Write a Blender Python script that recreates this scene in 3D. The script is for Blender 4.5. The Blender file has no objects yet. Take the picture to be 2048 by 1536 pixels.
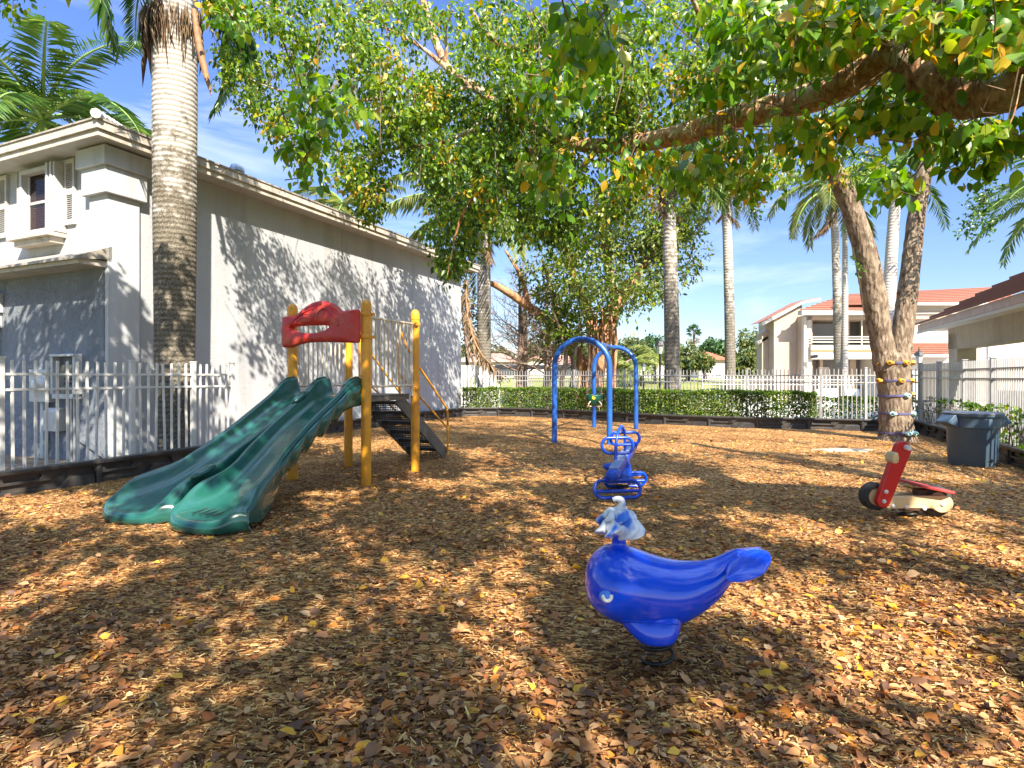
import bpy, bmesh, math, random
import numpy as np
from mathutils import Vector, Matrix, Euler
random.seed(7); RNG = np.random.default_rng(7)
SC = bpy.context.scene; COL = SC.collection
F, HZ, CH = 1150.0, 753.0, 1.4          # focal length in photo pixels, horizon row, camera height
PI = math.pi; R = math.radians
SUN_EL = R(41); SUNH = Vector((0.36, -0.933, 0)).normalized()
SUN_DIR = Vector((SUNH.x*math.cos(SUN_EL), SUNH.y*math.cos(SUN_EL), math.sin(SUN_EL)))

def P(px, py, Z): return Vector(((px-1024)*Z/F, Z, CH-(py-HZ)*Z/F))
def G(px, py):
    Z = F*CH/(py-HZ); return Vector(((px-1024)*Z/F, Z, 0))
def lerp(a, b, t): return a+(b-a)*t
def sm(t): t = min(1, max(0, t)); return t*t*(3-2*t)
def interp(tab, x):
    if x <= tab[0][0]: return tab[0][1]
    for (a, va), (b, vb) in zip(tab, tab[1:]):
        if x <= b: return va+(vb-va)*(x-a)/(b-a)
    return tab[-1][1]
def catmull(pts, n=6):
    """pts: list of tuples (any dimension) -> smooth list"""
    pts = [np.array(p, float) for p in pts]; out = []
    ext = [2*pts[0]-pts[1]]+pts+[2*pts[-1]-pts[-2]]
    for i in range(1, len(ext)-2):
        p0, p1, p2, p3 = ext[i-1:i+3]
        for k in range(n):
            t = k/n
            out.append(.5*((2*p1)+(-p0+p2)*t+(2*p0-5*p1+4*p2-p3)*t*t+(-p0+3*p1-3*p2+p3)*t**3))
    out.append(pts[-1]); return out

# ------------------------------------------------------------------ objects
ROOT = {}
def thing(name, label, cat, loc=(0, 0, 0), group=None):
    o = bpy.data.objects.new(name, None); COL.objects.link(o); o.location = loc; o.empty_display_size = .1
    o['label'] = label; o['category'] = cat
    if group: o['group'] = group
    ROOT[o.name] = Vector(loc); return o
def tag(o, label, cat, group=None):
    o['label'] = label; o['category'] = cat
    if group: o['group'] = group
    return o
def kind(o, k): o['kind'] = k; return o
def relabel(o, label): o['label'] = label
def dup(root, loc, rz=0.0, label=None):
    r = root.copy(); COL.objects.link(r); r.location = loc; r.rotation_euler = (0, 0, rz)
    if label: r['label'] = label
    for ch in root.children:
        c = ch.copy(); COL.objects.link(c); c.parent = r
        for g in ch.children:
            d = g.copy(); COL.objects.link(d); d.parent = c
    return r

class MB:
    def __init__(s): s.v = []; s.f = []; s.m = []
    def add(s, vs, fs, mi=0):
        b = len(s.v); s.v += [tuple(v) for v in vs]; s.f += [tuple(b+i for i in f) for f in fs]; s.m += [mi]*len(fs); return s
    def box(s, c, d, M=None, mi=0):
        x, y, z = d[0]/2, d[1]/2, d[2]/2; c = Vector(c); M = M or Matrix.Identity(3)
        vs = [c+M@Vector((sx*x, sy*y, sz*z)) for sx in (-1, 1) for sy in (-1, 1) for sz in (-1, 1)]
        return s.add(vs, [(0, 1, 3, 2), (4, 6, 7, 5), (0, 4, 5, 1), (2, 3, 7, 6), (0, 2, 6, 4), (1, 5, 7, 3)], mi)
    def bar(s, p0, p1, w, h, mi=0, up=(0, 0, 1)):
        p0, p1 = Vector(p0), Vector(p1); y = (p1-p0); L = y.length; y.normalize(); u = Vector(up)
        if abs(y.dot(u)) > .98: u = Vector((0, 1, 0))
        x = y.cross(u).normalized(); z = x.cross(y)
        return s.box((p0+p1)/2, (w, L, h), Matrix((x, y, z)).transposed(), mi)
    def tube(s, pts, r, seg=8, closed=False, cap=True, mi=0):
        pts = [Vector(p[:3]) for p in pts]; n = len(pts)
        rs = [r]*n if not hasattr(r, '__len__') else list(r)
        t0 = (pts[1]-pts[0]).normalized(); ref = Vector((0, 0, 1)) if abs(t0.z) < .9 else Vector((1, 0, 0))
        nx = t0.cross(ref).normalized(); vs = []; fs = []
        for i in range(n):
            if closed: t = pts[(i+1) % n]-pts[i-1]
            else: t = pts[min(i+1, n-1)]-pts[max(i-1, 0)]
            if t.length < 1e-9: t = t0
            t.normalize(); nx = (nx-t*nx.dot(t)).normalized(); ny = t.cross(nx)
            for k in range(seg):
                a = 2*PI*k/seg; vs.append(pts[i]+(nx*math.cos(a)+ny*math.sin(a))*rs[i])
        for i in range(n if closed else n-1):
            j = (i+1) % n
            for k in range(seg):
                k2 = (k+1) % seg; fs.append((i*seg+k, i*seg+k2, j*seg+k2, j*seg+k))
        if cap and not closed:
            fs.append(tuple(range(seg))[::-1]); fs.append(tuple((n-1)*seg+k for k in range(seg)))
        return s.add(vs, fs, mi)
    def lathe(s, prof, seg=24, o=(0, 0, 0), M=None, mi=0, cap=True):
        o = Vector(o); M = M or Matrix.Identity(3); vs = []; fs = []; n = len(prof)
        for r, z in prof:
            for k in range(seg):
                a = 2*PI*k/seg; vs.append(o+M@Vector((r*math.cos(a), r*math.sin(a), z)))
        for i in range(n-1):
            for k in range(seg):
                k2 = (k+1) % seg; fs.append((i*seg+k, i*seg+k2, (i+1)*seg+k2, (i+1)*seg+k))
        if cap: fs.append(tuple(range(seg))[::-1]); fs.append(tuple((n-1)*seg+k for k in range(seg)))
        return s.add(vs, fs, mi)
    def prism(s, poly, o, x, y, depth, mi=0):
        """polygon (u,v) in the plane o + u x + v y, pushed along x cross y by depth"""
        o, x, y = Vector(o), Vector(x), Vector(y); n = x.cross(y).normalized()*depth; k = len(poly)
        vs = [o+x*u+y*v for u, v in poly]; vs += [v+n for v in vs]
        fs = [tuple(range(k))[::-1], tuple(range(k, 2*k))]+[(i, (i+1) % k, k+(i+1) % k, k+i) for i in range(k)]
        return s.add(vs, fs, mi)
    def ball(s, c, rad, M=None, seg=14, rings=8, mi=0):
        c = Vector(c); M = M or Matrix.Identity(3); rad = (rad,)*3 if not hasattr(rad, '__len__') else rad; vs = []; fs = []
        for i in range(rings+1):
            th = PI*i/rings
            for k in range(seg):
                a = 2*PI*k/seg
                vs.append(c+M@Vector((rad[0]*math.sin(th)*math.cos(a), rad[1]*math.sin(th)*math.sin(a), rad[2]*math.cos(th))))
        for i in range(rings):
            for k in range(seg):
                k2 = (k+1) % seg; fs.append((i*seg+k, (i+1)*seg+k, (i+1)*seg+k2, i*seg+k2))
        return s.add(vs, fs, mi)
    def grid(s, rows, mi=0, closed=False):
        n = len(rows); m = len(rows[0]); vs = [p for r in rows for p in r]; fs = []
        for i in range(n-1):
            for k in range(m if closed else m-1):
                k2 = (k+1) % m; fs.append((i*m+k, i*m+k2, (i+1)*m+k2, (i+1)*m+k))
        return s.add(vs, fs, mi)
    def build(s, name, mats, parent=None, smooth=None, bevel=0, local=False, clean=False):
        me = bpy.data.meshes.new(name); off = Vector((0, 0, 0))
        if parent is not None and not local: off = ROOT.get(parent.name, off)
        me.from_pydata([(x-off.x, y-off.y, z-off.z) for x, y, z in s.v], [], s.f)
        mats = mats if isinstance(mats, (list, tuple)) else [mats]
        for m in mats: me.materials.append(m)
        if len(mats) > 1: me.polygons.foreach_set('material_index', s.m)
        if clean:
            b = bmesh.new(); b.from_mesh(me); bmesh.ops.remove_doubles(b, verts=b.verts, dist=1e-5); bmesh.ops.recalc_face_normals(b, faces=b.faces); b.to_mesh(me); b.free()
        me.validate(); me.update()
        if smooth: me.shade_smooth(); me.set_sharp_from_angle(angle=R(smooth))
        o = bpy.data.objects.new(name, me); COL.objects.link(o)
        if parent is not None: o.parent = parent; ROOT[o.name] = off
        if bevel:
            md = o.modifiers.new('b', 'BEVEL'); md.width = bevel; md.segments = 2; md.limit_method = 'ANGLE'; md.angle_limit = R(40)
        return o

# many small leaves or chips as one mesh: a template copied with numpy
LEAF_V = np.array([(0, 0, 0), (-.30, .3, .09), (0, .3, 0), (.30, .3, .09), (-.25, .65, .06), (0, .65, -.03), (.25, .65, .06), (0, 1, -.12)], float)
LEAF_F = [(0, 2, 1), (0, 3, 2), (1, 2, 5, 4), (2, 3, 6, 5), (4, 5, 7), (5, 6, 7)]
LEAF2_V = np.array([(0, 0, 0), (.28, .45, .07), (0, 1, -.08), (-.28, .45, .07)], float)
LEAF2_F = [(0, 1, 2), (0, 2, 3)]
CHIP_V = np.array([(-.12, 0, 0), (.12, .04, .03), (.09, 1, .02), (-.1, .93, 0), (0, .5, .1)], float)
CHIP_F = [(0, 1, 4), (1, 2, 4), (2, 3, 4), (3, 0, 4)]
def unit(a): return a/np.maximum(np.linalg.norm(a, axis=1, keepdims=True), 1e-9)
def scatter_arrays(tv, pos, tip, nrm, length, width):
    Y = unit(tip); X = unit(np.cross(Y, nrm)); N = np.cross(X, Y)
    w = (length*width)[:, None, None]; l = length[:, None, None]
    return (pos[:, None, :]+X[:, None, :]*(tv[None, :, 0:1]*w/.6)+Y[:, None, :]*(tv[None, :, 1:2]*l)+N[:, None, :]*(tv[None, :, 2:3]*l))
def scatter_mesh(name, tv, tf, sets, mats, parent=None, smooth=True):
    """sets: list of (pos, tip, normal, length, width, material index array)"""
    V = []; MI = []; 
    for (pos, tip, nrm, length, width, mi) in sets:
        V.append(scatter_arrays(tv, pos, tip, nrm, length, width)); MI.append(np.broadcast_to(mi, (len(pos),)))
    V = np.concatenate(V); MI = np.concatenate(MI).astype(np.int32); n, k = V.shape[:2]
    if parent is not None: V = V-np.array(ROOT[parent.name])
    loops = np.concatenate([np.array(f) for f in tf]); ls = np.array([len(f) for f in tf])
    L = (loops[None, :]+(np.arange(n)*k)[:, None]).ravel().astype(np.int32)
    tot = np.tile(ls, n).astype(np.int32); st = np.concatenate([[0], np.cumsum(tot)[:-1]]).astype(np.int32)
    me = bpy.data.meshes.new(name)
    me.vertices.add(n*k); me.vertices.foreach_set('co', V.reshape(-1).astype(np.float32))
    me.loops.add(len(L)); me.loops.foreach_set('vertex_index', L)
    me.polygons.add(len(tot)); me.polygons.foreach_set('loop_start', st)
    for m in mats: me.materials.append(m)
    me.polygons.foreach_set('material_index', np.repeat(MI, len(tf)).astype(np.int32))
    me.update(calc_edges=True); me.validate()
    if smooth: me.shade_smooth()
    o = bpy.data.objects.new(name, me); COL.objects.link(o)
    if parent is not None: o.parent = parent; ROOT[o.name] = ROOT[parent.name]
    return o
_T = RNG.random((64, 64))
def vnoise(x, y):
    xi = np.floor(x).astype(int); yi = np.floor(y).astype(int); fx = x-xi; fy = y-yi
    fx = fx*fx*(3-2*fx); fy = fy*fy*(3-2*fy); t = lambda a, b: _T[a % 64, b % 64]
    return (t(xi, yi)*(1-fx)+t(xi+1, yi)*fx)*(1-fy)+(t(xi, yi+1)*(1-fx)+t(xi+1, yi+1)*fx)*fy

# ------------------------------------------------------------------ materials
def newmat(name):
    m = bpy.data.materials.new(name); m.use_nodes = True; nt = m.node_tree; b = nt.nodes['Principled BSDF']; return m, nt, b
def nd(nt, t, **kw):
    n = nt.nodes.new(t)
    for k, v in kw.items():
        if k.startswith('i_'): n.inputs[k[2:].replace('_', ' ')].default_value = v
        else: setattr(n, k, v)
    return n
def c4(c): return (c[0], c[1], c[2], 1)
def ramp(nt, stops):
    r = nt.nodes.new('ShaderNodeValToRGB'); e = r.color_ramp.elements
    while len(e) < len(stops): e.new(.5)
    for q, (p, c) in zip(e, stops): q.position = p; q.color = c4(c)
    return r
def mat(name, col, rough=.5, col2=None, scale=4, bump=0, bscale=60, metal=0, spec=.5, coat=0, stretch=(1, 1, 1), lo=.4, hi=.65, detail=6, dirt=None, dscale=2.0):
    m, nt, b = newmat(name); L = nt.links.new
    b.inputs['Base Color'].default_value = c4(col); b.inputs['Roughness'].default_value = rough; b.inputs['Metallic'].default_value = metal
    b.inputs['Specular IOR Level'].default_value = spec; b.inputs['Coat Weight'].default_value = coat
    if col2 or bump or dirt:
        tc = nd(nt, 'ShaderNodeTexCoord'); mp = nd(nt, 'ShaderNodeMapping'); mp.inputs['Scale'].default_value = stretch; L(tc.outputs['Object'], mp.inputs['Vector'])
    out = None
    if col2:
        n = nd(nt, 'ShaderNodeTexNoise', i_Scale=scale, i_Detail=detail, i_Roughness=.6); L(mp.outputs[0], n.inputs['Vector'])
        r = ramp(nt, [(lo, col), (hi, col2)]); L(n.outputs['Fac'], r.inputs[0]); out = r.outputs[0]; L(out, b.inputs['Base Color'])
    if dirt:
        n = nd(nt, 'ShaderNodeTexNoise', i_Scale=dscale, i_Detail=8, i_Roughness=.7); L(tc.outputs['Object'], n.inputs['Vector'])
        r = ramp(nt, [(.5, (0, 0, 0)), (.75, (1, 1, 1))]); L(n.outputs['Fac'], r.inputs[0])
        mx = nd(nt, 'ShaderNodeMix', data_type='RGBA'); L(r.outputs[0], mx.inputs[0])
        if out: L(out, mx.inputs[6])
        else: mx.inputs[6].default_value = c4(col)
        mx.inputs[7].default_value = c4(dirt); L(mx.outputs[2], b.inputs['Base Color'])
    if bump:
        n = nd(nt, 'ShaderNodeTexNoise', i_Scale=bscale, i_Detail=5, i_Roughness=.6); L(mp.outputs[0], n.inputs['Vector'])
        bp = nd(nt, 'ShaderNodeBump', i_Strength=bump, i_Distance=.02); L(n.outputs['Fac'], bp.inputs['Height']); L(bp.outputs[0], b.inputs['Normal'])
    return m
def leafmat(name, stops, rough=.38, trans=.35, tcol=None):
    m, nt, b = newmat(name); L = nt.links.new
    g = nd(nt, 'ShaderNodeNewGeometry'); r = ramp(nt, stops); L(g.outputs['Random Per Island'], r.inputs[0]); L(r.outputs[0], b.inputs['Base Color'])
    b.inputs['Roughness'].default_value = rough; b.inputs['Specular IOR Level'].default_value = .45
    t = nd(nt, 'ShaderNodeBsdfTranslucent'); hs = nd(nt, 'ShaderNodeHueSaturation', i_Value=1.7, i_Saturation=1.1); hs.inputs['Hue'].default_value = .485
    L(r.outputs[0], hs.inputs['Color']); L(hs.outputs[0], t.inputs[0])
    mx = nd(nt, 'ShaderNodeMixShader'); mx.inputs[0].default_value = trans; L(b.outputs[0], mx.inputs[1]); L(t.outputs[0], mx.inputs[2])
    L(mx.outputs[0], nt.nodes['Material Output'].inputs[0]); return m
def barkmat(name, c1, c2, c3, scale=9, bump=.8, vert=.22, lich=None):
    m, nt, b = newmat(name); L = nt.links.new
    tc = nd(nt, 'ShaderNodeTexCoord'); mp = nd(nt, 'ShaderNodeMapping'); mp.inputs['Scale'].default_value = (1, 1, vert); L(tc.outputs['Object'], mp.inputs[0])
    n = nd(nt, 'ShaderNodeTexNoise', i_Scale=scale*2.2, i_Detail=8, i_Roughness=.7, i_Distortion=.6); L(mp.outputs[0], n.inputs['Vector'])
    r = ramp(nt, [(.33, c1), (.5, c2), (.68, c3)]); L(n.outputs['Fac'], r.inputs[0]); out = r.outputs[0]
    if lich:
        n2 = nd(nt, 'ShaderNodeTexNoise', i_Scale=3.5, i_Detail=7, i_Roughness=.65); L(tc.outputs['Object'], n2.inputs['Vector'])
        r2 = ramp(nt, [(.5, (0, 0, 0)), (.62, (1, 1, 1))]); L(n2.outputs['Fac'], r2.inputs[0])
        mx = nd(nt, 'ShaderNodeMix', data_type='RGBA'); L(r2.outputs[0], mx.inputs[0]); L(out, mx.inputs[6]); mx.inputs[7].default_value = c4(lich); out = mx.outputs[2]
    L(out, b.inputs['Base Color']); b.inputs['Roughness'].default_value = .9; b.inputs['Specular IOR Level'].default_value = .2
    v = nd(nt, 'ShaderNodeTexVoronoi', i_Scale=scale*2.5); L(mp.outputs[0], v.inputs['Vector'])
    ad = nd(nt, 'ShaderNodeMath', operation='ADD'); L(n.outputs['Fac'], ad.inputs[0]); L(v.outputs['Distance'], ad.inputs[1])
    bp = nd(nt, 'ShaderNodeBump', i_Strength=bump, i_Distance=.04); L(ad.outputs[0], bp.inputs['Height']); L(bp.outputs[0], b.inputs['Normal']); return m
def palmtrunkmat(name, pale, dark, stain, z0, z1, rings=11.0):
    """ringed palm trunk, stained by lichen below z0, clean above z1 (object z)"""
    m, nt, b = newmat(name); L = nt.links.new
    tc = nd(nt, 'ShaderNodeTexCoord'); sp = nd(nt, 'ShaderNodeSeparateXYZ'); L(tc.outputs['Object'], sp.inputs[0])
    w = nd(nt, 'ShaderNodeTexWave', wave_type='BANDS', bands_direction='Z', i_Scale=rings/ (2*PI) * 2, i_Distortion=1.6, i_Detail=3); w.inputs['Detail Scale'].default_value = 2.5; L(tc.outputs['Object'], w.inputs['Vector'])
    r = ramp(nt, [(.05, dark), (.3, pale), (1, tuple(min(1, x*1.12) for x in pale))]); L(w.outputs['Color'], r.inputs[0])
    n = nd(nt, 'ShaderNodeTexNoise', i_Scale=5, i_Detail=9, i_Roughness=.72); L(tc.outputs['Object'], n.inputs['Vector'])
    mr = nd(nt, 'ShaderNodeMapRange'); mr.inputs[1].default_value = z0; mr.inputs[2].default_value = z1; mr.inputs[3].default_value = .22; mr.inputs[4].default_value = -.2; L(sp.outputs[2], mr.inputs[0])
    ad = nd(nt, 'ShaderNodeMath', operation='ADD'); L(n.outputs['Fac'], ad.inputs[0]); L(mr.outputs[0], ad.inputs[1])
    r2 = ramp(nt, [(.46, (0, 0, 0)), (.6, (1, 1, 1))]); L(ad.outputs[0], r2.inputs[0])
    n3 = nd(nt, 'ShaderNodeTexNoise', i_Scale=38, i_Detail=6, i_Roughness=.7); L(tc.outputs['Object'], n3.inputs['Vector'])
    r3 = ramp(nt, [(.38, tuple(x*.35 for x in stain)), (.55, stain), (.72, tuple(x*1.7 for x in stain))]); L(n3.outputs['Fac'], r3.inputs[0])
    mx = nd(nt, 'ShaderNodeMix', data_type='RGBA'); L(r2.outputs[0], mx.inputs[0]); L(r.outputs[0], mx.inputs[6]); L(r3.outputs[0], mx.inputs[7]); L(mx.outputs[2], b.inputs['Base Color'])
    b.inputs['Roughness'].default_value = .9; b.inputs['Specular IOR Level'].default_value = .2
    a2 = nd(nt, 'ShaderNodeMath', operation='MULTIPLY_ADD'); L(n3.outputs['Fac'], a2.inputs[0]); a2.inputs[1].default_value = .6; L(w.outputs['Fac'], a2.inputs[2])
    bp = nd(nt, 'ShaderNodeBump', i_Strength=.5, i_Distance=.02); L(a2.outputs[0], bp.inputs['Height']); L(bp.outputs[0], b.inputs['Normal']); return m
def tilemat(name, c1, c2, axis, period, rough=.7):
    """flat roof tiles: courses by a step in object space along axis"""
    m, nt, b = newmat(name); L = nt.links.new
    tc = nd(nt, 'ShaderNodeTexCoord'); n = nd(nt, 'ShaderNodeTexNoise', i_Scale=6, i_Detail=5); L(tc.outputs['Object'], n.inputs['Vector'])
    r = ramp(nt, [(.35, c1), (.65, c2)]); L(n.outputs['Fac'], r.inputs[0])
    n2 = nd(nt, 'ShaderNodeTexNoise', i_Scale=1.2, i_Detail=8, i_Roughness=.7); L(tc.outputs['Object'], n2.inputs['Vector'])
    r2 = ramp(nt, [(.55, (0, 0, 0)), (.8, (1, 1, 1))]); L(n2.outputs['Fac'], r2.inputs[0])
    mx = nd(nt, 'ShaderNodeMix', data_type='RGBA'); L(r2.outputs[0], mx.inputs[0]); L(r.outputs[0], mx.inputs[6]); mx.inputs[7].default_value = c4(tuple(x*.5 for x in c1)); L(mx.outputs[2], b.inputs['Base Color'])
    b.inputs['Roughness'].default_value = rough
    bp = nd(nt, 'ShaderNodeBump', i_Strength=.4, i_Distance=.02); L(n.outputs['Fac'], bp.inputs['Height']); L(bp.outputs[0], b.inputs['Normal']); return m
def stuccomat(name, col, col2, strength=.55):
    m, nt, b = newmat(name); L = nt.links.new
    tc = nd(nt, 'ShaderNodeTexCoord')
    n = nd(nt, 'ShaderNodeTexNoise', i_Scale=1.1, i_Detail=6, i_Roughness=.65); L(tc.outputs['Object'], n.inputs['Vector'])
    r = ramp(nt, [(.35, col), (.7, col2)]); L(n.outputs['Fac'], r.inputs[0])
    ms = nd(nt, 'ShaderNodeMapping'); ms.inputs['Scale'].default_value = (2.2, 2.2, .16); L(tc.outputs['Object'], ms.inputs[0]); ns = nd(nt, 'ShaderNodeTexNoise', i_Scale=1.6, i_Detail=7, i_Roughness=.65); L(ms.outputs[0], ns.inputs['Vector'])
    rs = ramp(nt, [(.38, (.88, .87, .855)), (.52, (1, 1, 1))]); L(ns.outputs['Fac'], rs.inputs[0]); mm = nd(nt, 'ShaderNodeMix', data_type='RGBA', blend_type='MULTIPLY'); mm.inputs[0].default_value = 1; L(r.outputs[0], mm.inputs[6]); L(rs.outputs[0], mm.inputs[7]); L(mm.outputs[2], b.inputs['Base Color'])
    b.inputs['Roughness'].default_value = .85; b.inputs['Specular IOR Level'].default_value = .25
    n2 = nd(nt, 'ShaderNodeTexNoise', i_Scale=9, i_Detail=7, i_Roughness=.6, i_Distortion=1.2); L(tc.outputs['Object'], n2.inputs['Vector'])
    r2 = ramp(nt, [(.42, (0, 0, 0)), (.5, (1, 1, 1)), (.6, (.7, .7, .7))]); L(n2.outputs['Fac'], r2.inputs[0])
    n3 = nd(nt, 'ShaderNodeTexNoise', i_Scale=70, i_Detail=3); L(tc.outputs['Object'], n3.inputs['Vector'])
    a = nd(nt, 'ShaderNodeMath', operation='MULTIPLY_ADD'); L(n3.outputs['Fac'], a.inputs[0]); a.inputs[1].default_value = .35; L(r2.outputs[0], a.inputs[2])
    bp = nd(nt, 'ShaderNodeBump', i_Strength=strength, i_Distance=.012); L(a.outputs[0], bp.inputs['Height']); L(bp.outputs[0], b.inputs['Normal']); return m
# ------------------------------------------------------------------ palette
M = {}
M['white_paint'] = mat('white_paint', (.48, .47, .455), .55, (.41, .40, .385), 3, .15, 90, dirt=(.42, .38, .32), dscale=3)
M['fence_white'] = mat('fence_white', (.56, .55, .535), .45, dirt=(.5, .48, .44), dscale=5)
M['fence_grey'] = mat('fence_grey', (.33, .32, .31), .5, (.27, .26, .25), 6)
M['post_grey'] = mat('post_grey', (.33, .33, .34), .5, (.26, .26, .27), 5)
M['stucco'] = stuccomat('stucco', (.355, .368, .39), (.405, .413, .425), .3)
M['stucco_shade'] = stuccomat('stucco_shade', (.17, .19, .215), (.21, .23, .255), .8)  # same paint as the upper wall, darkened to put its shade into the colour
M['stucco_white'] = stuccomat('stucco_white', (.43, .445, .46), (.48, .49, .50), .25)
M['fascia'] = mat('fascia', (.50, .45, .39), .6, (.42, .37, .31), 6, .1, 40, dirt=(.22, .18, .13), dscale=4)
M['roof_white'] = mat('roof_white', (.72, .70, .67), .8, (.5, .48, .44), 7, .4, 40)
M['roof_tile'] = mat('roof_tile', (.34, .30, .25), .85, (.2, .18, .15), 9, .5, 30)
M['metal'] = mat('galvanised', (.42, .45, .48), .38, (.34, .36, .39), 8, metal=.7)
M['box_grey'] = mat('meter_grey', (.46, .47, .46), .5, (.4, .41, .4), 6)
M['dark'] = mat('dark_gap', (.02, .02, .022), .7)
M['blind_red'] = mat('red_blind', (.20, .03, .018), .5, (.12, .02, .012), 7)
M['glass_dark'] = mat('window_glass', (.03, .03, .035), .06, spec=.8)
M['border'] = mat('black_plastic', (.032, .032, .034), .42, (.045, .043, .042), 7, .15, 50, dirt=(.09, .065, .045), dscale=5)
M['yellow'] = mat('yellow_paint', (.72, .33, .02), .38, (.62, .26, .02), 4, .05, 60, dirt=(.40, .17, .03), dscale=7)
M['red_plastic'] = mat('red_plastic', (.48, .018, .016), .4, (.42, .04, .03), 7, .12, 30, lo=.45, hi=.75, dirt=(.36, .11, .06), dscale=4)
M['green_plastic'] = mat('green_plastic', (.010, .082, .064), .24, (.016, .105, .085), 2.5, .03, 30, coat=.5)
M['picket_ivory'] = mat('ivory_bars', (.66, .58, .46), .45, (.55, .47, .36), 5, dirt=(.28, .2, .12), dscale=8)
M['deck_black'] = mat('black_coating', (.018, .018, .018), .6, (.035, .032, .03), 9)
M['stringer'] = mat('stair_stringer', (.10, .095, .08), .6, (.16, .15, .11), 5, .2, 40)
M['swing_blue'] = mat('swing_blue_paint', (.012, .075, .33), .34, (.02, .11, .42), 3, .03, 40)
M['seesaw_blue'] = mat('seesaw_blue_paint', (.002, .05, .46), .3, (.004, .07, .52), 5)
M['seesaw_pale'] = mat('worn_pale_blue', (.30, .36, .52), .4, (.16, .22, .42), 8)
M['whale_blue'] = mat('whale_blue_gelcoat', (.0, .07, .80), .17, spec=.55, coat=.5)
M['whale_pale'] = mat('whale_pale_blue', (.06, .22, .78), .3)
M['white_gel'] = mat('white_gelcoat', (.72, .72, .72), .3)
M['spout'] = mat('spout_white_blue', (.72, .76, .85), .3, (.03, .16, .72), 11, lo=.48, hi=.62, detail=2, stretch=(1, 1, .7))
M['spring_black'] = mat('spring_steel', (.02, .019, .018), .4, (.04, .032, .026), 20, metal=.3)
M['rider_red'] = mat('rider_red', (.60, .012, .012), .35, (.55, .015, .014), 6)
M['seat_red'] = mat('seat_red', (.52, .05, .05), .5, (.45, .06, .05), 9, .2, 80)
M['beige_plate'] = mat('beige_plate', (.66, .50, .28), .5, (.6, .45, .25), 6)
M['rubber'] = mat('tyre_rubber', (.03, .028, .027), .75, (.05, .045, .042), 30, .4, 80)
M['brown_steel'] = mat('brown_steel', (.09, .045, .025), .5)
M['can_blue'] = mat('can_blue_grey', (.062, .105, .155), .5, (.055, .09, .135), 4, .06, 60)
M['can_lid'] = mat('can_rim', (.10, .115, .14), .5, (.08, .09, .11), 5)
M['scuff'] = mat('pale_scuff', (.26, .30, .34), .6)
M['strap'] = mat('strap_violet', (.10, .095, .24), .7, (.06, .05, .09), 14)
M['hold_yellow'] = mat('hold_yellow', (.70, .33, .02), .5)
M['hold_aqua'] = mat('hold_aqua', (.40, .68, .66), .5)
M['hold_dark'] = mat('hold_teal_recess', (.01, .09, .11), .6)
M['swing_green'] = mat('swing_green', (.003, .06, .035), .4)
M['sticker'] = mat('sticker_yellow', (.75, .5, .02), .4)
M['chain'] = mat('chain_steel', (.35, .36, .37), .35, metal=.8)
M['condo_wall'] = mat('condo_wall', (.38, .29, .215), .85, (.42, .33, .25), .8, .15, 40)
M['condo_white'] = mat('condo_white', (.46, .42, .36), .7)
M['condo_band'] = mat('condo_band', (.42, .17, .08), .8)
M['terracotta'] = tilemat('terracotta', (.27, .10, .055), (.35, .15, .09), 'z', .3)
M['tile_edge_shade'] = mat('tile_edge_shade', (.17, .065, .038), .9)  # course risers coloured dark to stand in for the shadow gaps between tiles
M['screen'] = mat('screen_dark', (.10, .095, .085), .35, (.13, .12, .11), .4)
M['pav_stucco'] = stuccomat('pav_stucco', (.42, .36, .29), (.50, .43, .35), .8)
M['pav_wall'] = mat('pav_wall', (.66, .58, .51), .85, (.72, .65, .58), .7)
M['pav_fascia'] = mat('pav_fascia', (.38, .26, .21), .6, (.44, .33, .28), 3)
M['far_wall'] = mat('far_wall', (.50, .43, .32), .9)
M['far_white'] = mat('far_white', (.52, .50, .48), .9)
M['far_roof'] = mat('far_roof', (.36, .20, .15), .9, (.42, .25, .19), .6)
M['far_roof_red'] = mat('far_roof_red', (.38, .12, .05), .9, (.32, .09, .04), .6)
M['lamp_black'] = mat('lamp_black', (.03, .03, .032), .5)
M['lamp_glass'] = mat('lamp_glass', (.6, .6, .58), .2)
M['car_white'] = mat('car_paint', (.6, .6, .6), .3); M['car_dark'] = mat('car_dark', (.06, .065, .07), .3)
def panemat():
    m, nt, b_ = newmat('window_pane'); L = nt.links.new; b_.inputs['Base Color'].default_value = (.02, .02, .025, 1); b_.inputs['Roughness'].default_value = .05
    tr = nd(nt, 'ShaderNodeBsdfTransparent'); mx = nd(nt, 'ShaderNodeMixShader'); mx.inputs[0].default_value = .42; L(tr.outputs[0], mx.inputs[1]); L(b_.outputs[0], mx.inputs[2]); L(mx.outputs[0], nt.nodes['Material Output'].inputs[0]); return m
M['pane'] = panemat()
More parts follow.
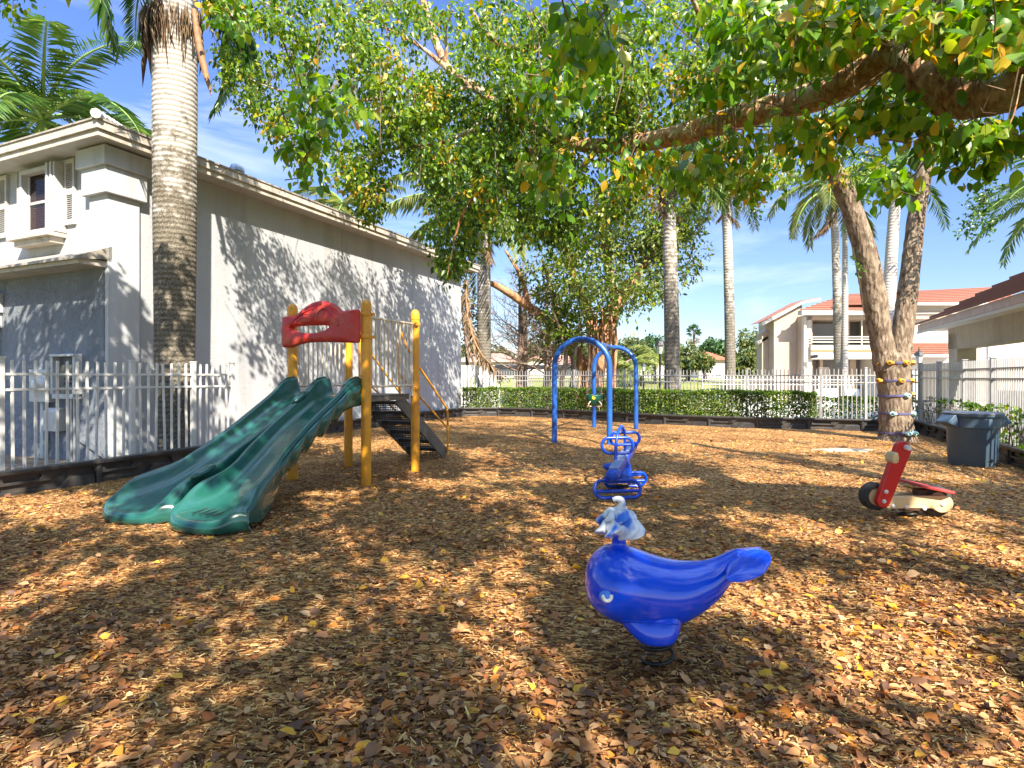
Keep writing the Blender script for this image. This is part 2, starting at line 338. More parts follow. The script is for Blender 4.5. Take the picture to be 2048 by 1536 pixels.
# ground
def groundmats():
    m, nt, b = newmat('wood_mulch'); L = nt.links.new
    tc = nd(nt, 'ShaderNodeTexCoord'); n0 = nd(nt, 'ShaderNodeTexNoise', i_Scale=3, i_Detail=2); L(tc.outputs['Object'], n0.inputs['Vector'])
    mx0 = nd(nt, 'ShaderNodeMix', data_type='VECTOR'); mx0.inputs[0].default_value = .1; L(tc.outputs['Object'], mx0.inputs[4]); L(n0.outputs['Color'], mx0.inputs[5])
    mp = nd(nt, 'ShaderNodeMapping'); mp.inputs['Scale'].default_value = (1, 2.2, 1); mp.inputs['Rotation'].default_value = (0, 0, .5); L(mx0.outputs[1], mp.inputs[0])
    v = nd(nt, 'ShaderNodeTexVoronoi', i_Scale=34, i_Randomness=1); L(mp.outputs[0], v.inputs['Vector'])
    sp = nd(nt, 'ShaderNodeSeparateColor'); L(v.outputs['Color'], sp.inputs[0])
    r = ramp(nt, [(0, (.05, .02, .008)), (.3, (.20, .085, .028)), (.6, (.42, .205, .066)), (.85, (.62, .36, .13)), (1, (.76, .53, .24))]); L(sp.outputs[0], r.inputs[0])
    n = nd(nt, 'ShaderNodeTexNoise', i_Scale=.9, i_Detail=6, i_Roughness=.65); L(tc.outputs['Object'], n.inputs['Vector'])
    r2 = ramp(nt, [(.36, (.50, .42, .38)), (.5, (.85, .82, .8)), (.62, (1.0, 1.0, 1.0))]); L(n.outputs['Fac'], r2.inputs[0])
    mx = nd(nt, 'ShaderNodeMix', data_type='RGBA', blend_type='MULTIPLY'); mx.inputs[0].default_value = 1; L(r.outputs[0], mx.inputs[6]); L(r2.outputs[0], mx.inputs[7]); L(mx.outputs[2], b.inputs['Base Color'])
    b.inputs['Roughness'].default_value = .9; b.inputs['Specular IOR Level'].default_value = .15
    bp = nd(nt, 'ShaderNodeBump', i_Strength=.9, i_Distance=.02); L(v.outputs['Distance'], bp.inputs['Height']); L(bp.outputs[0], b.inputs['Normal'])
    M['mulch'] = m
    m, nt, b = newmat('far_lawn'); L = nt.links.new
    tc = nd(nt, 'ShaderNodeTexCoord'); n = nd(nt, 'ShaderNodeTexNoise', i_Scale=.25, i_Detail=9, i_Roughness=.7); L(tc.outputs['Object'], n.inputs['Vector'])
    r = ramp(nt, [(.35, (.13, .15, .03)), (.6, (.24, .24, .055)), (.75, (.30, .26, .09))]); L(n.outputs['Fac'], r.inputs[0]); L(r.outputs[0], b.inputs['Base Color']); b.inputs['Roughness'].default_value = .95
    M['lawn'] = m
groundmats()
M['soil'] = mat('bare_soil', (.16, .10, .06), .95, (.26, .19, .12), 4, .6, 25)
M['sand'] = mat('pale_sand', (.50, .40, .30), .95, (.36, .26, .17), 6, .4, 60)
M['concrete'] = mat('pool_deck', (.58, .53, .47), .9, (.64, .6, .54), 1)
M['litter'] = leafmat('fallen_leaf_tan', [(0, (.28, .10, .03)), (.25, (.44, .20, .07)), (.5, (.56, .31, .13)), (.75, (.42, .13, .03)), (1, (.64, .41, .21))], .6, .12)
M['litter_y'] = leafmat('fallen_leaf_yellow', [(0, (.66, .33, .03)), (.4, (.74, .44, .04)), (.7, (.58, .22, .03)), (1, (.50, .17, .03))], .5, .15)
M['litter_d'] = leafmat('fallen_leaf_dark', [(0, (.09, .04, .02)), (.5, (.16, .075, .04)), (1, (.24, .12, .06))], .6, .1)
M['chips'] = leafmat('wood_chip', [(0, (.05, .02, .008)), (.32, (.19, .08, .028)), (.62, (.43, .215, .07)), (.85, (.64, .39, .145)), (1, (.80, .58, .28))], .8, 0)
M['twig'] = mat('twig', (.14, .09, .055), .9)

# ------------------------------------------------------------------ layout lines
BL = [(-7.6, 2.4), (-6.55, 5.05), (-5.92, 6.65), (-5.5, 7.55), (-5.03, 8.85), (-4.78, 9.75)]            # left border
BW = [(-5.02, 12.5), (-4.53, 14.0), (-3.95, 15.35), (-3.05, 17.45), (-2.15, 19.5), (-1.73, 20.25)]       # along the house
BF = [(-1.73, 20.25), (-.43, 20.4), (1.3, 19.75), (2.77, 18.3), (4.03, 17.0), (5.26, 16.2), (6.3, 15.7), (8.1, 15.2), (9.2, 14.8), (10.3, 14.75)]
BR = [(10.3, 14.75), (9.75, 13.4), (9.25, 12.2), (8.5, 10.45), (7.7, 8.65), (6.95, 6.9)]
def gz(x, y): return .028*(vnoise(np.asarray(x)*.8+9, np.asarray(y)*.8+5)-.5)+.014*(vnoise(np.asarray(x)*3.1, np.asarray(y)*3.1)-.5)
# ground sheets
b = MB(); b.add([(-400, -60, -.10), (400, -60, -.10), (400, 600, -.10), (-400, 600, -.10)], [(0, 1, 2, 3)]); kind(b.build('ground', M['lawn']), 'structure')
b = MB(); poly = [(-14, 0), (-14, 12), (-6.5, 12), (-1.4, 23), (4, 20), (11.6, 16.4), (9, 9), (8, 4)]
b.add([(x, y, -.04) for x, y in poly], [tuple(range(len(poly)))[::-1]]); kind(b.build('soil_bed', M['soil']), 'structure')
b = MB(); b.add([(7.6, 17.2, -.055), (34, 14, -.055), (40, 40, -.055), (13, 40, -.055)], [(0, 1, 2, 3)]); kind(b.build('pool_deck', M['concrete']), 'structure')
poly = [(-9.5, -7), (-7.6, 2.4)]+BL[1:]+BW+BF[1:]+BR[1:]+[(6.5, -7)]
bmm = bmesh.new(); vs = [bmm.verts.new((x, y, 0)) for x, y in poly]; bmm.faces.new(vs)
for ax, lo, hi in ((0, -9, 11), (1, -7, 20.5)):
    q = lo
    while q < hi:
        n = [0, 0, 0]; n[ax] = 1; co = [0, 0, 0]; co[ax] = q
        bmesh.ops.bisect_plane(bmm, geom=bmm.verts[:]+bmm.edges[:]+bmm.faces[:], plane_co=co, plane_no=n); q += .25
for v in bmm.verts: v.co.z = float(gz(np.array([v.co.x]), np.array([v.co.y]))[0])
me = bpy.data.meshes.new('playground_surface'); bmesh.ops.recalc_face_normals(bmm, faces=bmm.faces); bmm.to_mesh(me); bmm.free(); me.materials.append(M['mulch']); me.shade_smooth()
if me.polygons[0].normal.z < 0: me.flip_normals()
o = bpy.data.objects.new('mulch_ground', me); COL.objects.link(o); kind(o, 'structure')

# ------------------------------------------------------------------ grey house on the left
K = Vector((-6.69, 9.57, 0)); HA = Vector((.403, .915, 0)).normalized(); HB = Vector((-HA.y, HA.x, 0)); HM = Matrix((HA, HB, Vector((0, 0, 1)))).transposed()
def HP(t, e, z): return K+HA*t+HB*e+Vector((0, 0, z))
def hbox(mb, t0, t1, e0, e1, z0, z1, mi=0): return mb.box(HP((t0+t1)/2, (e0+e1)/2, (z0+z1)/2), (t1-t0, e1-e0, z1-z0), HM, mi)
house = thing('stucco_house', 'two storey grey stucco house with white corner pilaster and wide eaves', 'house', K)
b = MB(); hbox(b, 0, 12.07, 0, 9, 0, 5.2); b.build('wall', M['stucco'], house)
b = MB(); hbox(b, -.09, 0, .02, 9, -.05, 3.2); b.build('lower_wall', M['stucco_shade'], house)
b = MB()
hbox(b, -.07, .46, -.06, .44, 0, 4.42); b.build('corner_pilaster', M['stucco_white'], house, bevel=.012)
b = MB()
hbox(b, -.15, .54, -.14, .52, 4.42, 4.86); hbox(b, -.21, .60, -.20, .58, 4.86, 5.17); b.build('pilaster_capital', M['stucco_white'], house, bevel=.012)
b = MB(); hbox(b, -.2, -.09, 3.08, 3.7, -.05, 2.3); b.build('garage_pilaster', M['stucco_white'], house, bevel=.01)
b = MB(); hbox(b, -.26, -.09, 3.02, 3.76, 2.3, 2.58); hbox(b, -.31, -.09, 2.97, 3.8, 2.58, 2.95); b.build('garage_capital', M['stucco_white'], house, bevel=.01)
b = MB(); hbox(b, -.42, 12.5, -.42, 9.4, 5.2, 5.24); b.build('soffit', M['white_paint'], house)
b = MB()
for (t0, t1, e0, e1) in ((-.46, 12.54, -.46, -.42), (-.46, -.42, -.42, 9.4), (12.5, 12.54, -.42, 9.4)):
    hbox(b, t0, t1, e0, e1, 5.17, 5.34)
hbox(b, -.50, 12.58, -.50, -.461, 5.27, 5.41); hbox(b, -.50, -.461, -.461, 9.4, 5.27, 5.41)
b.build('fascia', M['fascia'], house, bevel=.006)
# hip roof with tile courses
roofb = MB(); ev = .52; zt = 5.40; pitch = .33; half = 4.95
n = 16
for i in range(n):                       # side and front slopes as stepped courses
    d0, d1 = half*i/n, half*(i+1)/n; za, zb = zt+pitch*d0+.03, zt+pitch*d1+.005
    for side in (0, 1):
        if side == 0: q = [HP(-ev+d0, -ev+d0, za), HP(12.6-d0, -ev+d0, za), HP(12.6-d1, -ev+d1, zb), HP(-ev+d1, -ev+d1, zb)]
        else: q = [HP(-ev+d0, -ev+d0, za), HP(-ev+d0, 9.4-d0, za), HP(-ev+d1, 9.4-d1, zb), HP(-ev+d1, -ev+d1, zb)]
        low = [v-Vector((0, 0, .03)) for v in q]
        roofb.add(q+low, [(0, 1, 2, 3), (0, 1, 5, 4), (4, 5, 6, 7)])
rf = roofb.build('roof', M['roof_tile'], house)
b = MB(); k = 26
for i in range(k):
    d0, d1 = half*i/k, half*(i+1)/k+.04
    b.tube([HP(-ev+d0-.02, -ev+d0-.02, zt+pitch*d0+.06), HP(-ev+d1, -ev+d1, zt+pitch*d1+.03)], [.075, .06], 8)
b.build('ridge_tiles', M['roof_white'], rf, smooth=50)
b = MB(); pv = HP(2.9, .45, 5.55); b.lathe([(.09, 0), (.09, .32)], 14, pv)
b.lathe([(.15, .27), (.155, .33), (.12, .40), (.05, .43)], 14, pv); b.build('roof_vent', M['metal'], house, smooth=40)
b = MB(); b.tube([HP(5.2, .35, 5.5), HP(5.2, .35, 5.83)], .035, 8); b.build('vent_pipe', M['dark'], house)
# lean-to roof over the garage part
b = MB()
hbox(b, -.5, 0, -.02, 9, 3.2, 3.3); b.build('canopy_fascia', M['fascia'], house, bevel=.006)
b = MB(); b.prism([(-.56, 3.3), (0, 3.56), (0, 3.34), (-.56, 3.26)][::-1], HP(0, -.06, 0), HA, Vector((0, 0, 1)), -9.0); b.build('canopy_roof', M['roof_tile'], house)
# upper window with folded storm shutters
def window_at(e0, e1, z0, z1):
    w = MB(); 
    for a0, a1, c0, c1 in ((e0-.07, e0, z0-.05, z1+.07), (e1, e1+.07, z0-.05, z1+.07), (e0, e1, z1, z1+.07), (e0, e1, z0-.05, z0)):
        hbox(w, -.16, -.001, a0, a1, c0, c1)
    hbox(w, -.06, -.03, e0, e1, (z0+z1)/2-.02, (z0+z1)/2+.03); hbox(w, -.06, -.03, e0, e0+.05, z0, (z0+z1)/2-.021); hbox(w, -.06, -.03, e0, e0+.05, (z0+z1)/2+.031, z1)
    hbox(w, -.06, -.03, e1-.05, e1, z0, (z0+z1)/2-.021); hbox(w, -.06, -.03, e1-.05, e1, (z0+z1)/2+.031, z1)
    wf = w.build('window', M['white_paint'], house, bevel=.004)
    w = MB(); z = z0+.01
    while z < z1-.02: w.box(HP(-.016, (e0+e1)/2, z+.02), (.012, e1-e0-.1, .034), HM@Matrix.Rotation(.35, 3, 'Y')); z += .045
    w.build('blind', M['blind_red'], wf)
    w = MB(); hbox(w, -.006, -.002, e0, e1, z0, z1); w.build('backing', M['dark'], wf)
    w = MB(); hbox(w, -.045, -.041, e0+.051, e1-.051, z0, (z0+z1)/2-.021); hbox(w, -.045, -.041, e0+.051, e1-.051, (z0+z1)/2+.031, z1); w.build('pane', M['pane'], wf); return wf
wf = window_at(1.52, 2.26, 4.0, 5.02)
for nm, e0, e1, dep in (('storm_shutter', 1.19, 1.47, .20), ('storm_shutter', 2.335, 2.43, .14)):
    b = MB(); k = 5
    for i in range(k):
        a0 = lerp(e0, e1, i/k); a1 = lerp(e0, e1, (i+1)/k)-.012; hbox(b, -dep-.02*(i % 2), -.002, a0, a1, 3.9, 5.1)
    b.build(nm, M['white_paint'], house, bevel=.006)
b = MB(); hbox(b, -.30, -.002, 1.2, 2.45, 3.82, 3.89); hbox(b, -.22, -.002, 1.27, 2.36, 3.72, 3.82); b.build('window_sill', M['fascia'], house, bevel=.006)
def louvre(e0, e1, z0, z1):
    b = MB(); zm = (z0+z1)/2
    for c in ((e0, e0+.05, z0, z1), (e1-.05, e1, z0, z1), (e0+.05, e1-.05, z0, z0+.08), (e0+.05, e1-.05, z1-.08, z1), (e0+.05, e1-.05, zm-.05, zm+.05)): hbox(b, -.05, -.002, *c)
    for za, zb in ((z0+.08, zm-.05), (zm+.05, z1-.08)):
        k = 12
        for i in range(k):
            b.box(HP(-.028, (e0+e1)/2, lerp(za, zb, (i+.5)/k)), (.034, e1-e0-.1, .010), HM@Matrix.Rotation(-.7, 3, 'Y'))
    b.build('louvre_shutter', M['white_paint'], house)
louvre(.90, 1.18, 4.03, 5.16); louvre(2.98, 3.3, 4.0, 5.16)
# meters on the lower wall: each a thing fixed to the wall
m1 = thing('electric_meter', 'pale grey electric meter box with round glass dial on grey wall', 'meter', HP(-.09, 1.55, 1.0))
b = MB(); hbox(b, -.24, -.092, 1.30, 1.86, .95, 1.52); b.build('case', M['box_grey'], m1, bevel=.015)
b = MB(); b.lathe([(.11, 0), (.11, .05), (.095, .10), (.05, .12)], 20, HP(-.24, 1.50, 1.26), Matrix((HB, Vector((0, 0, 1)), -HA)).transposed()); b.build('dial', M['lamp_glass'], m1, smooth=40)
b = MB(); hbox(b, -.20, -.12, 1.52, 1.62, -.04, .95); b.build('conduit', M['box_grey'], m1, bevel=.02)
m2 = thing('breaker_cabinet', 'tall grey breaker cabinet with open recess beside the meter', 'electrical box', HP(-.09, 1.0, 1.0))
b = MB(); hbox(b, -.22, -.092, .62, 1.22, 1.02, 1.10); hbox(b, -.22, -.092, .58, .64, 1.10, 1.74); hbox(b, -.22, -.092, 1.2, 1.26, 1.10, 1.74); hbox(b, -.24, -.092, .58, 1.26, 1.74, 1.78); b.build('cabinet', M['box_grey'], m2, bevel=.006)
b = MB(); hbox(b, -.14, -.093, .64, 1.2, 1.10, 1.60); b.build('panel', M['stringer'], m2)
b = MB()
for i in range(4): hbox(b, -.15, -.141, .76+.0*i, 1.0, 1.18+i*.08, 1.22+i*.08)
b.build('breaker_switch', M['dark'], m2)
b = MB(); b.tube([HP(-.14, .72, -.04), HP(-.14, .72, 1.02)], .02, 8); b.build('conduit', M['metal'], m2); b = MB(); b.tube([HP(-.14, .8, -.04), HP(-.14, .8, 1.02)], .02, 8); b.build('conduit', M['metal'], m2)
m3 = thing('cable_box', 'small pale cable box with sloping lid below the meters', 'utility box', HP(-.09, 1.2, .5))
b = MB(); b.prism([(-.25, .46), (-.092, .46), (-.092, .86), (-.18, .86), (-.25, .80)], HP(0, 1.42, 0), HA, Vector((0, 0, 1)), .38); b.build('case', M['white_paint'], m3, bevel=.012)
b = MB(); b.tube([HP(-.11, 1.1, .47), HP(-.105, .3, .16), HP(-.1, .05, .05)], .008, 6); b.build('cable', M['dark'], m3)

# ------------------------------------------------------------------ fences
def fence(name, label, pts, h, spacing, pw, postw, mats, post_idx=None, z0=.03, rails=(.17, .36), hw=.045, jitter=0, gap=0):
    t = thing(name, label, 'fence', (pts[0][0], pts[0][1], 0)); V = [Vector((x, y, 0)) for x, y in pts]
    for i, p in enumerate(V):
        if post_idx is None or i in post_idx:
            b = MB(); d = (V[min(i+1, len(V)-1)]-V[max(i-1, 0)]).normalized(); mt = Matrix((d, Vector((-d.y, d.x, 0)), Vector((0, 0, 1)))).transposed()
            b.box(p+Vector((0, 0, h/2+.01)), (postw, postw, h+.02), mt); b.box(p+Vector((0, 0, h+.032)), (postw*1.25, postw*1.25, .022), mt); b.build('post', mats[1], t, bevel=.004)
    for i in range(len(V)-1):
        a, c = V[i], V[i+1]; L = (c-a).length; d = (c-a)/L; mt = Matrix((d, Vector((-d.y, d.x, 0)), Vector((0, 0, 1)))).transposed()
        for zz in [h-r for r in rails]+[.12]:
            b = MB(); b.bar(a+d*(postw/2)+Vector((0, 0, zz)), c-d*(postw/2)+Vector((0, 0, zz)), hw, .03); b.build('rail', mats[0], t)
        b = MB(); k = max(1, int(round(L/spacing)))
        for j in range(1, k):
            p = a+d*(L*j/k); til = Matrix.Rotation(random.gauss(0, jitter), 3, 'Y') if jitter else Matrix.Identity(3)
            hh = h-.02; b.box(p+Vector((0, 0, z0+hh/2)), (pw, pw if not gap else gap, hh-z0), mt@til)
            b.box(p+Vector((0, 0, hh+.012)), (pw*.6, (pw if not gap else gap)*.6, .026), mt@til)
        b.build('picket_panel', mats[0], t)
    return t
fence('picket_fence', 'white metal picket fence in front of the grey house and its meters', [(-7.6, 3.3), (-6.85, 5.15), (-6.14, 6.9), (-5.55, 8.4), (-5.1, 9.2), (-4.77, 9.8)], 1.6, .12, .026, .065, [M['fence_white'], M['fence_white']], jitter=.012)
fence('picket_fence', 'long grey picket fence behind the clipped hedge across the far side', [(-1.0, 21.9), (.6, 21.6), (2.2, 20.4), (3.7, 18.9), (5.2, 17.8), (6.9, 16.9), (8.35, 15.55), (9.35, 15.2), (10.75, 15.15)], 1.6, .105, .02, .065, [M['fence_grey'], M['fence_grey']])
fence('slat_fence', 'grey slatted fence behind the trash can with ivy growing through it', [(10.75, 15.15), (10.25, 13.8), (9.6, 12.2), (8.95, 10.7), (8.25, 9.1), (7.6, 7.6), (6.6, 5.2), (5.6, 2.8), (4.7, .6)], 1.72, .1, .018, .085, [M['fence_grey'], M['post_grey']], gap=.02)
fence('pool_fence', 'low white pool fence beyond the hedge in front of the apartment block', [(7.6, 23), (10.2, 22), (12.4, 21.4), (14.6, 21)], 1.45, .13, .028, .06, [M['fence_white'], M['fence_white']])
# white board screen beside the house
t = thing('board_fence', 'short white board fence standing against the far corner of the house', 'fence', (-1.7, 22.2, 0))
pa, pb = Vector((-2.0, 22.6, 0)), Vector((-.55, 23.6, 0)); b = MB(); k = 11
for i in range(k):
    p = lerp(pa, pb, i/(k-1)); d = (pb-pa).normalized(); h = 1.85-.02*max(0, i-6)**1.5*3
    b.box(p+Vector((0, 0, h/2)), (.115, .03, h), Matrix((d, Vector((-d.y, d.x, 0)), Vector((0, 0, 1)))).transposed())
b.build('boards', M['fence_white'], t)
off = Vector((.02, .04, 0))
for z_ in (.4, 1.4): b = MB(); b.bar(pa+off+Vector((0, 0, z_)), pb+off+Vector((0, 0, z_)), .05, .09); b.build('rail', M['fence_white'], t)

# ------------------------------------------------------------------ black plastic border pieces
def border_proto(L=1.2):
    t = thing('border_timber', '', 'play border', (0, 0, 0)); H = .29; b = MB()
    b.box((L/2, .045, H/2-.02), (L-.03, .05, H-.04))                                   # back plate
    b.bar((.0, .0, H-.012), (L, 0, H-.012), .14, .045)                                  # top cap
    # upper band with a long slot on one half, a stepped foot on the other
    b.prism([(.04, .12), (.40*L, .12), (.40*L, .155), (.11, .155), (.09, .175), (.09, .205), (.11, .225), (.40*L, .225), (.42*L, .205), (.42*L, .175), (.40*L, .155), (.40*L, .12), (.50*L, .12), (.60*L, .225), (L-.1, .225), (L-.06, .20), (L-.06, .17), (L-.02, .17), (L-.02, .268), (.02, .268), (.02, .12)],
            (0, .02, 0), (1, 0, 0), (0, 0, 1), .04)
    b.prism([(.56*L, -.02), (L-.05, -.02), (L-.07, .13), (.68*L, .13)], (0, .02, 0), (1, 0, 0), (0, 0, 1), .055)
    b.prism([(.03, -.02), (.46*L, -.02), (.42*L, .05), (.03, .05)], (0, .02, 0), (1, 0, 0), (0, 0, 1), .03)
    b.build('body', M['border'], t, bevel=.007, local=True)
    b = MB(); b.lathe([(.045, -.05), (.045, .30), (.03, .315), (.012, .318)], 12, (0, 0, 0)); b.build('joint_pin', M['border'], t, smooth=40, local=True)
    return t
ORD = ['first', 'second', 'third', 'fourth', 'fifth', 'sixth', 'seventh', 'eighth', 'ninth', 'tenth', 'eleventh', 'twelfth', 'thirteenth', 'fourteenth', 'fifteenth']
proto = border_proto(); used = False
def run_border(line, text, frm=0):
    global used
    pts = [Vector((x, y, 0)) for x, y in line]; d = [0]
    for a, c in zip(pts, pts[1:]): d.append(d[-1]+(c-a).length)
    def at(s):
        s = min(max(s, 0), d[-1])
        for i in range(len(pts)-1):
            if s <= d[i+1]+1e-6: return lerp(pts[i], pts[i+1], (s-d[i])/(d[i+1]-d[i]))
        return pts[-1]
    k = int(round(d[-1]/1.2)); st = d[-1]/k
    for i in range(k):
        a, c = at(i*st), at((i+1)*st); v = c-a; rz = math.atan2(v.y, v.x)
        o = proto if not used else dup(proto, (0, 0, 0)); used = True
        o.location = a; o.rotation_euler = (0, 0, rz); o.scale = (v.length/1.2, 1, 1)
        o['label'] = text % (ORD[i+frm] if i+frm < 15 else ORD[14]); o['group'] = 'black plastic border pieces round the mulch'
run_border(BL, '%s black plastic border piece from the camera below the white picket fence')
run_border(BW, '%s black plastic border piece past the slide along the grey house wall')
run_border(BF, '%s black plastic border piece from the house corner below the hedge')
run_border(BR, '%s black plastic border piece from the climbing tree below the slatted fence')

# ------------------------------------------------------------------ play tower
U = Vector((-.93, .37, 0)).normalized(); Vv = Vector((.37, .93, 0)).normalized(); UZ = Vector((0, 0, 1))
Bp = Vector((-1.875, 7.39, 0)); Ap = Bp+U*1.2; Cp = Bp+Vv*1.2; Dp = Ap+Vv*1.2; TC = (Ap+Cp)/2
tower = thing('play_tower', 'yellow play tower with red panel and green double slide', 'play structure', TC)
for p in (Ap, Bp, Cp, Dp):
    b = MB(); b.lathe([(.064, -.1), (.064, 2.27)], 24, p, cap=False); q = b.build('post', M['yellow'], tower, smooth=40)
    b = MB(); b.lathe([(.069, 2.24), (.069, 2.29), (.066, 2.33), (.052, 2.365), (.028, 2.385), (.004, 2.39)], 24, p); b.build('cap', M['yellow'], q, smooth=50)
    for z in ((2.20, 1.91) if p is Bp else (2.17, 1.23)):
        b = MB(); b.lathe([(.072, z-.025), (.075, z-.02), (.075, z+.02), (.072, z+.025)], 24, p); dd = (p-TC).normalized()
        sd = Vector((-dd.y, dd.x, 0)); b.box(p+sd*.085+UZ*z, (.05, .045, .04), Matrix((sd, dd, UZ)).transposed()); b.box(p-sd*.085+UZ*z, (.05, .045, .04), Matrix((sd, dd, UZ)).transposed()); b.build('clamp', M['yellow'], q, smooth=40)
b = MB(); TM = Matrix((U, Vv, UZ)).transposed(); b.box(TC+UZ*1.10, (1.07, 1.07, .07), TM); b.box(TC+UZ*1.142, (1.09, 1.09, .012), TM); b.build('deck', M['stringer'], tower, bevel=.006)
for s0, s1 in ((Bp, Cp), (Dp, Ap)):
    n = (s1-s0).normalized(); b = MB()
    a, c = s0+n*.07, s1-n*.07
    b.tube([a+UZ*2.17, c+UZ*2.17], .017, 8); b.tube([a+UZ*1.27, c+UZ*1.27], .017, 8)
    for i in range(11): q = lerp(a, c, (i+.5)/11); b.tube([q+UZ*1.27, q+UZ*2.17], .0125, 6)
    for q in (lerp(a, c, .015), lerp(a, c, .985)): b.tube([q+UZ*1.12, q+UZ*2.17], .016, 6)
    b.build('railing', M['picket_ivory'], tower, smooth=50)
# red sculpted panel above the slide, fixed outside the two front posts
pc = (Ap+Bp)/2-Vv*.075+U*.045; pw = 1.27
def pan(u, z, d): return pc-U*u+UZ*z-Vv*d          # u to the right as seen
out = [(-.61, 2.20), (-.50, 2.215), (-.38, 2.225), (-.25, 2.31), (-.12, 2.37), (.03, 2.39), (.17, 2.36), (.29, 2.29), (.36, 2.245), (.50, 2.25), (.585, 2.255), (.61, 2.22), (.62, 2.0), (.61, 1.86), (.585, 1.83), (.40, 1.835), (.2, 1.845), (-.05, 1.85), (-.22, 1.845), (-.36, 1.82), (-.46, 1.795), (-.58, 1.79), (-.625, 1.82), (-.63, 2.0)]
oc = catmull([np.array(p) for p in out]+[np.array(out[0])], 5)[:-1]; hc = np.array((-.15, 2.045)); N = len(oc)
def hole(p):
    a = math.atan2((p[1]-hc[1])*3.2, p[0]-hc[0]); return hc+np.array((.30*math.cos(a), .052*math.sin(a)+.012*math.cos(2*a)-.012))
rings = [(0, .0), (0, .035), (.06, .062), (.16, .07), (.45, .085), (.75, .085), (.92, .07), (1, .04), (1, 0)]
b = MB(); rows = []
for t, d in rings: rows.append([pan(*(lerp(np.array(p), hole(p), t)), d) for p in oc])
b.grid(rows+[rows[0]], closed=True)
pn = b.build('roof_panel', M['red_plastic'], tower, smooth=60, clean=True)
b = MB()
for arc, r in (([(-.46, 2.06), (-.40, 2.13), (-.30, 2.2), (-.17, 2.26), (-.05, 2.28), (-.04, 2.2), (-.1, 2.15)], .008), ([(-.34, 2.13), (-.24, 2.17), (-.14, 2.165), (-.1, 2.13), (-.2, 2.115)], .007), ([(-.02, 2.14), (.02, 2.24), (.12, 2.28), (.22, 2.22), (.33, 2.1), (.35, 2.06), (.3, 2.06)], .009), ([(-.3, 2.22), (-.2, 2.22), (-.13, 2.215)], .007)):
    cp = catmull([np.array(p) for p in arc], 6); b.tube([pan(p[0], p[1], .083) for p in cp], r, 6)
b.build('relief', M['red_plastic'], pn, smooth=60)
# stairs
s0 = (Cp+Dp)/2+U*.03; run = 1.5
strm = MB()
for sg in (-1, 1):
    e = U*sg*.325; p0, p1 = s0+e+UZ*1.08, s0+e+Vv*run+UZ*.05
    sb = MB(); sb.bar(p0, p1, .03, .2); sb.build('stringer', M['stringer'], tower, bevel=.004)
def perfmat(vert):
    m, nt, b_ = newmat('perforated_tread'); L = nt.links.new; b_.inputs['Base Color'].default_value = (.02, .02, .02, 1); b_.inputs['Roughness'].default_value = .6
    tc = nd(nt, 'ShaderNodeTexCoord'); mp = nd(nt, 'ShaderNodeMapping'); mp.inputs['Scale'].default_value = (36, 36, 0); mp.inputs['Rotation'].default_value = (0, 0, math.atan2(U.y, U.x)); L(tc.outputs['Object'], mp.inputs[0])
    if vert: mp.inputs['Scale'].default_value = (36, 0, 36); mp.inputs['Rotation'].default_value = (R(90), 0, 0); mp.vector_type = 'POINT'
    v = nd(nt, 'ShaderNodeTexVoronoi', i_Scale=1, i_Randomness=0, voronoi_dimensions='2D'); L(mp.outputs[0], v.inputs['Vector'])
    lt = nd(nt, 'ShaderNodeMath', operation='LESS_THAN'); lt.inputs[1].default_value = .34; L(v.outputs['Distance'], lt.inputs[0])
    tr = nd(nt, 'ShaderNodeBsdfTransparent'); mx = nd(nt, 'ShaderNodeMixShader'); L(lt.outputs[0], mx.inputs[0]); L(b_.outputs[0], mx.inputs[1]); L(tr.outputs[0], mx.inputs[2]); L(mx.outputs[0], nt.nodes['Material Output'].inputs[0]); return m
M['perf'] = perfmat(False); M['perf_v'] = perfmat(True)
for i in range(6):
    f = (i+.6)/6; p = s0+Vv*(run*f)+UZ*(1.12-1.02*f); sb = MB()
    sb.add([p+U*.31-Vv*.13, p-U*.31-Vv*.13, p-U*.31+Vv*.13, p+U*.31+Vv*.13], [(0, 1, 2, 3)]); sb2 = MB()
    o = sb.build('tread', M['perf'], tower)
    rb = MB(); rb.add([p+U*.31-Vv*.128, p-U*.31-Vv*.128, p-U*.31-Vv*.128-UZ*.125, p+U*.31-Vv*.128-UZ*.125], [(0, 1, 2, 3)]); rb.build('riser', M['perf_v'], o)
    sb2.bar(p+U*.31-Vv*.135-UZ*.02, p-U*.31-Vv*.135-UZ*.02, .012, .05); sb2.bar(p+U*.31+Vv*.135-UZ*.02, p-U*.31+Vv*.135-UZ*.02, .012, .05); sb2.build('edge', M['deck_black'], o)
for sg in (-1, 1):
    e = U*sg*.36; q = s0+e; b = MB()
    b.tube(catmull([q+UZ*1.15, q+UZ*1.7, q+Vv*.02+UZ*2.05, q+Vv*.1+UZ*1.98, q+Vv*.35+UZ*1.72, q+Vv*(run-.12)+UZ*.93, q+Vv*run+UZ*.82, q+Vv*(run+.02)+UZ*.6, q+Vv*(run+.02)-UZ*.05], 5), .019, 8)
    b.tube([q+Vv*.02+UZ*1.42, q+Vv*(run+.02)+UZ*.50], .015, 8); b.build('handrail', M['yellow'], tower, smooth=50)
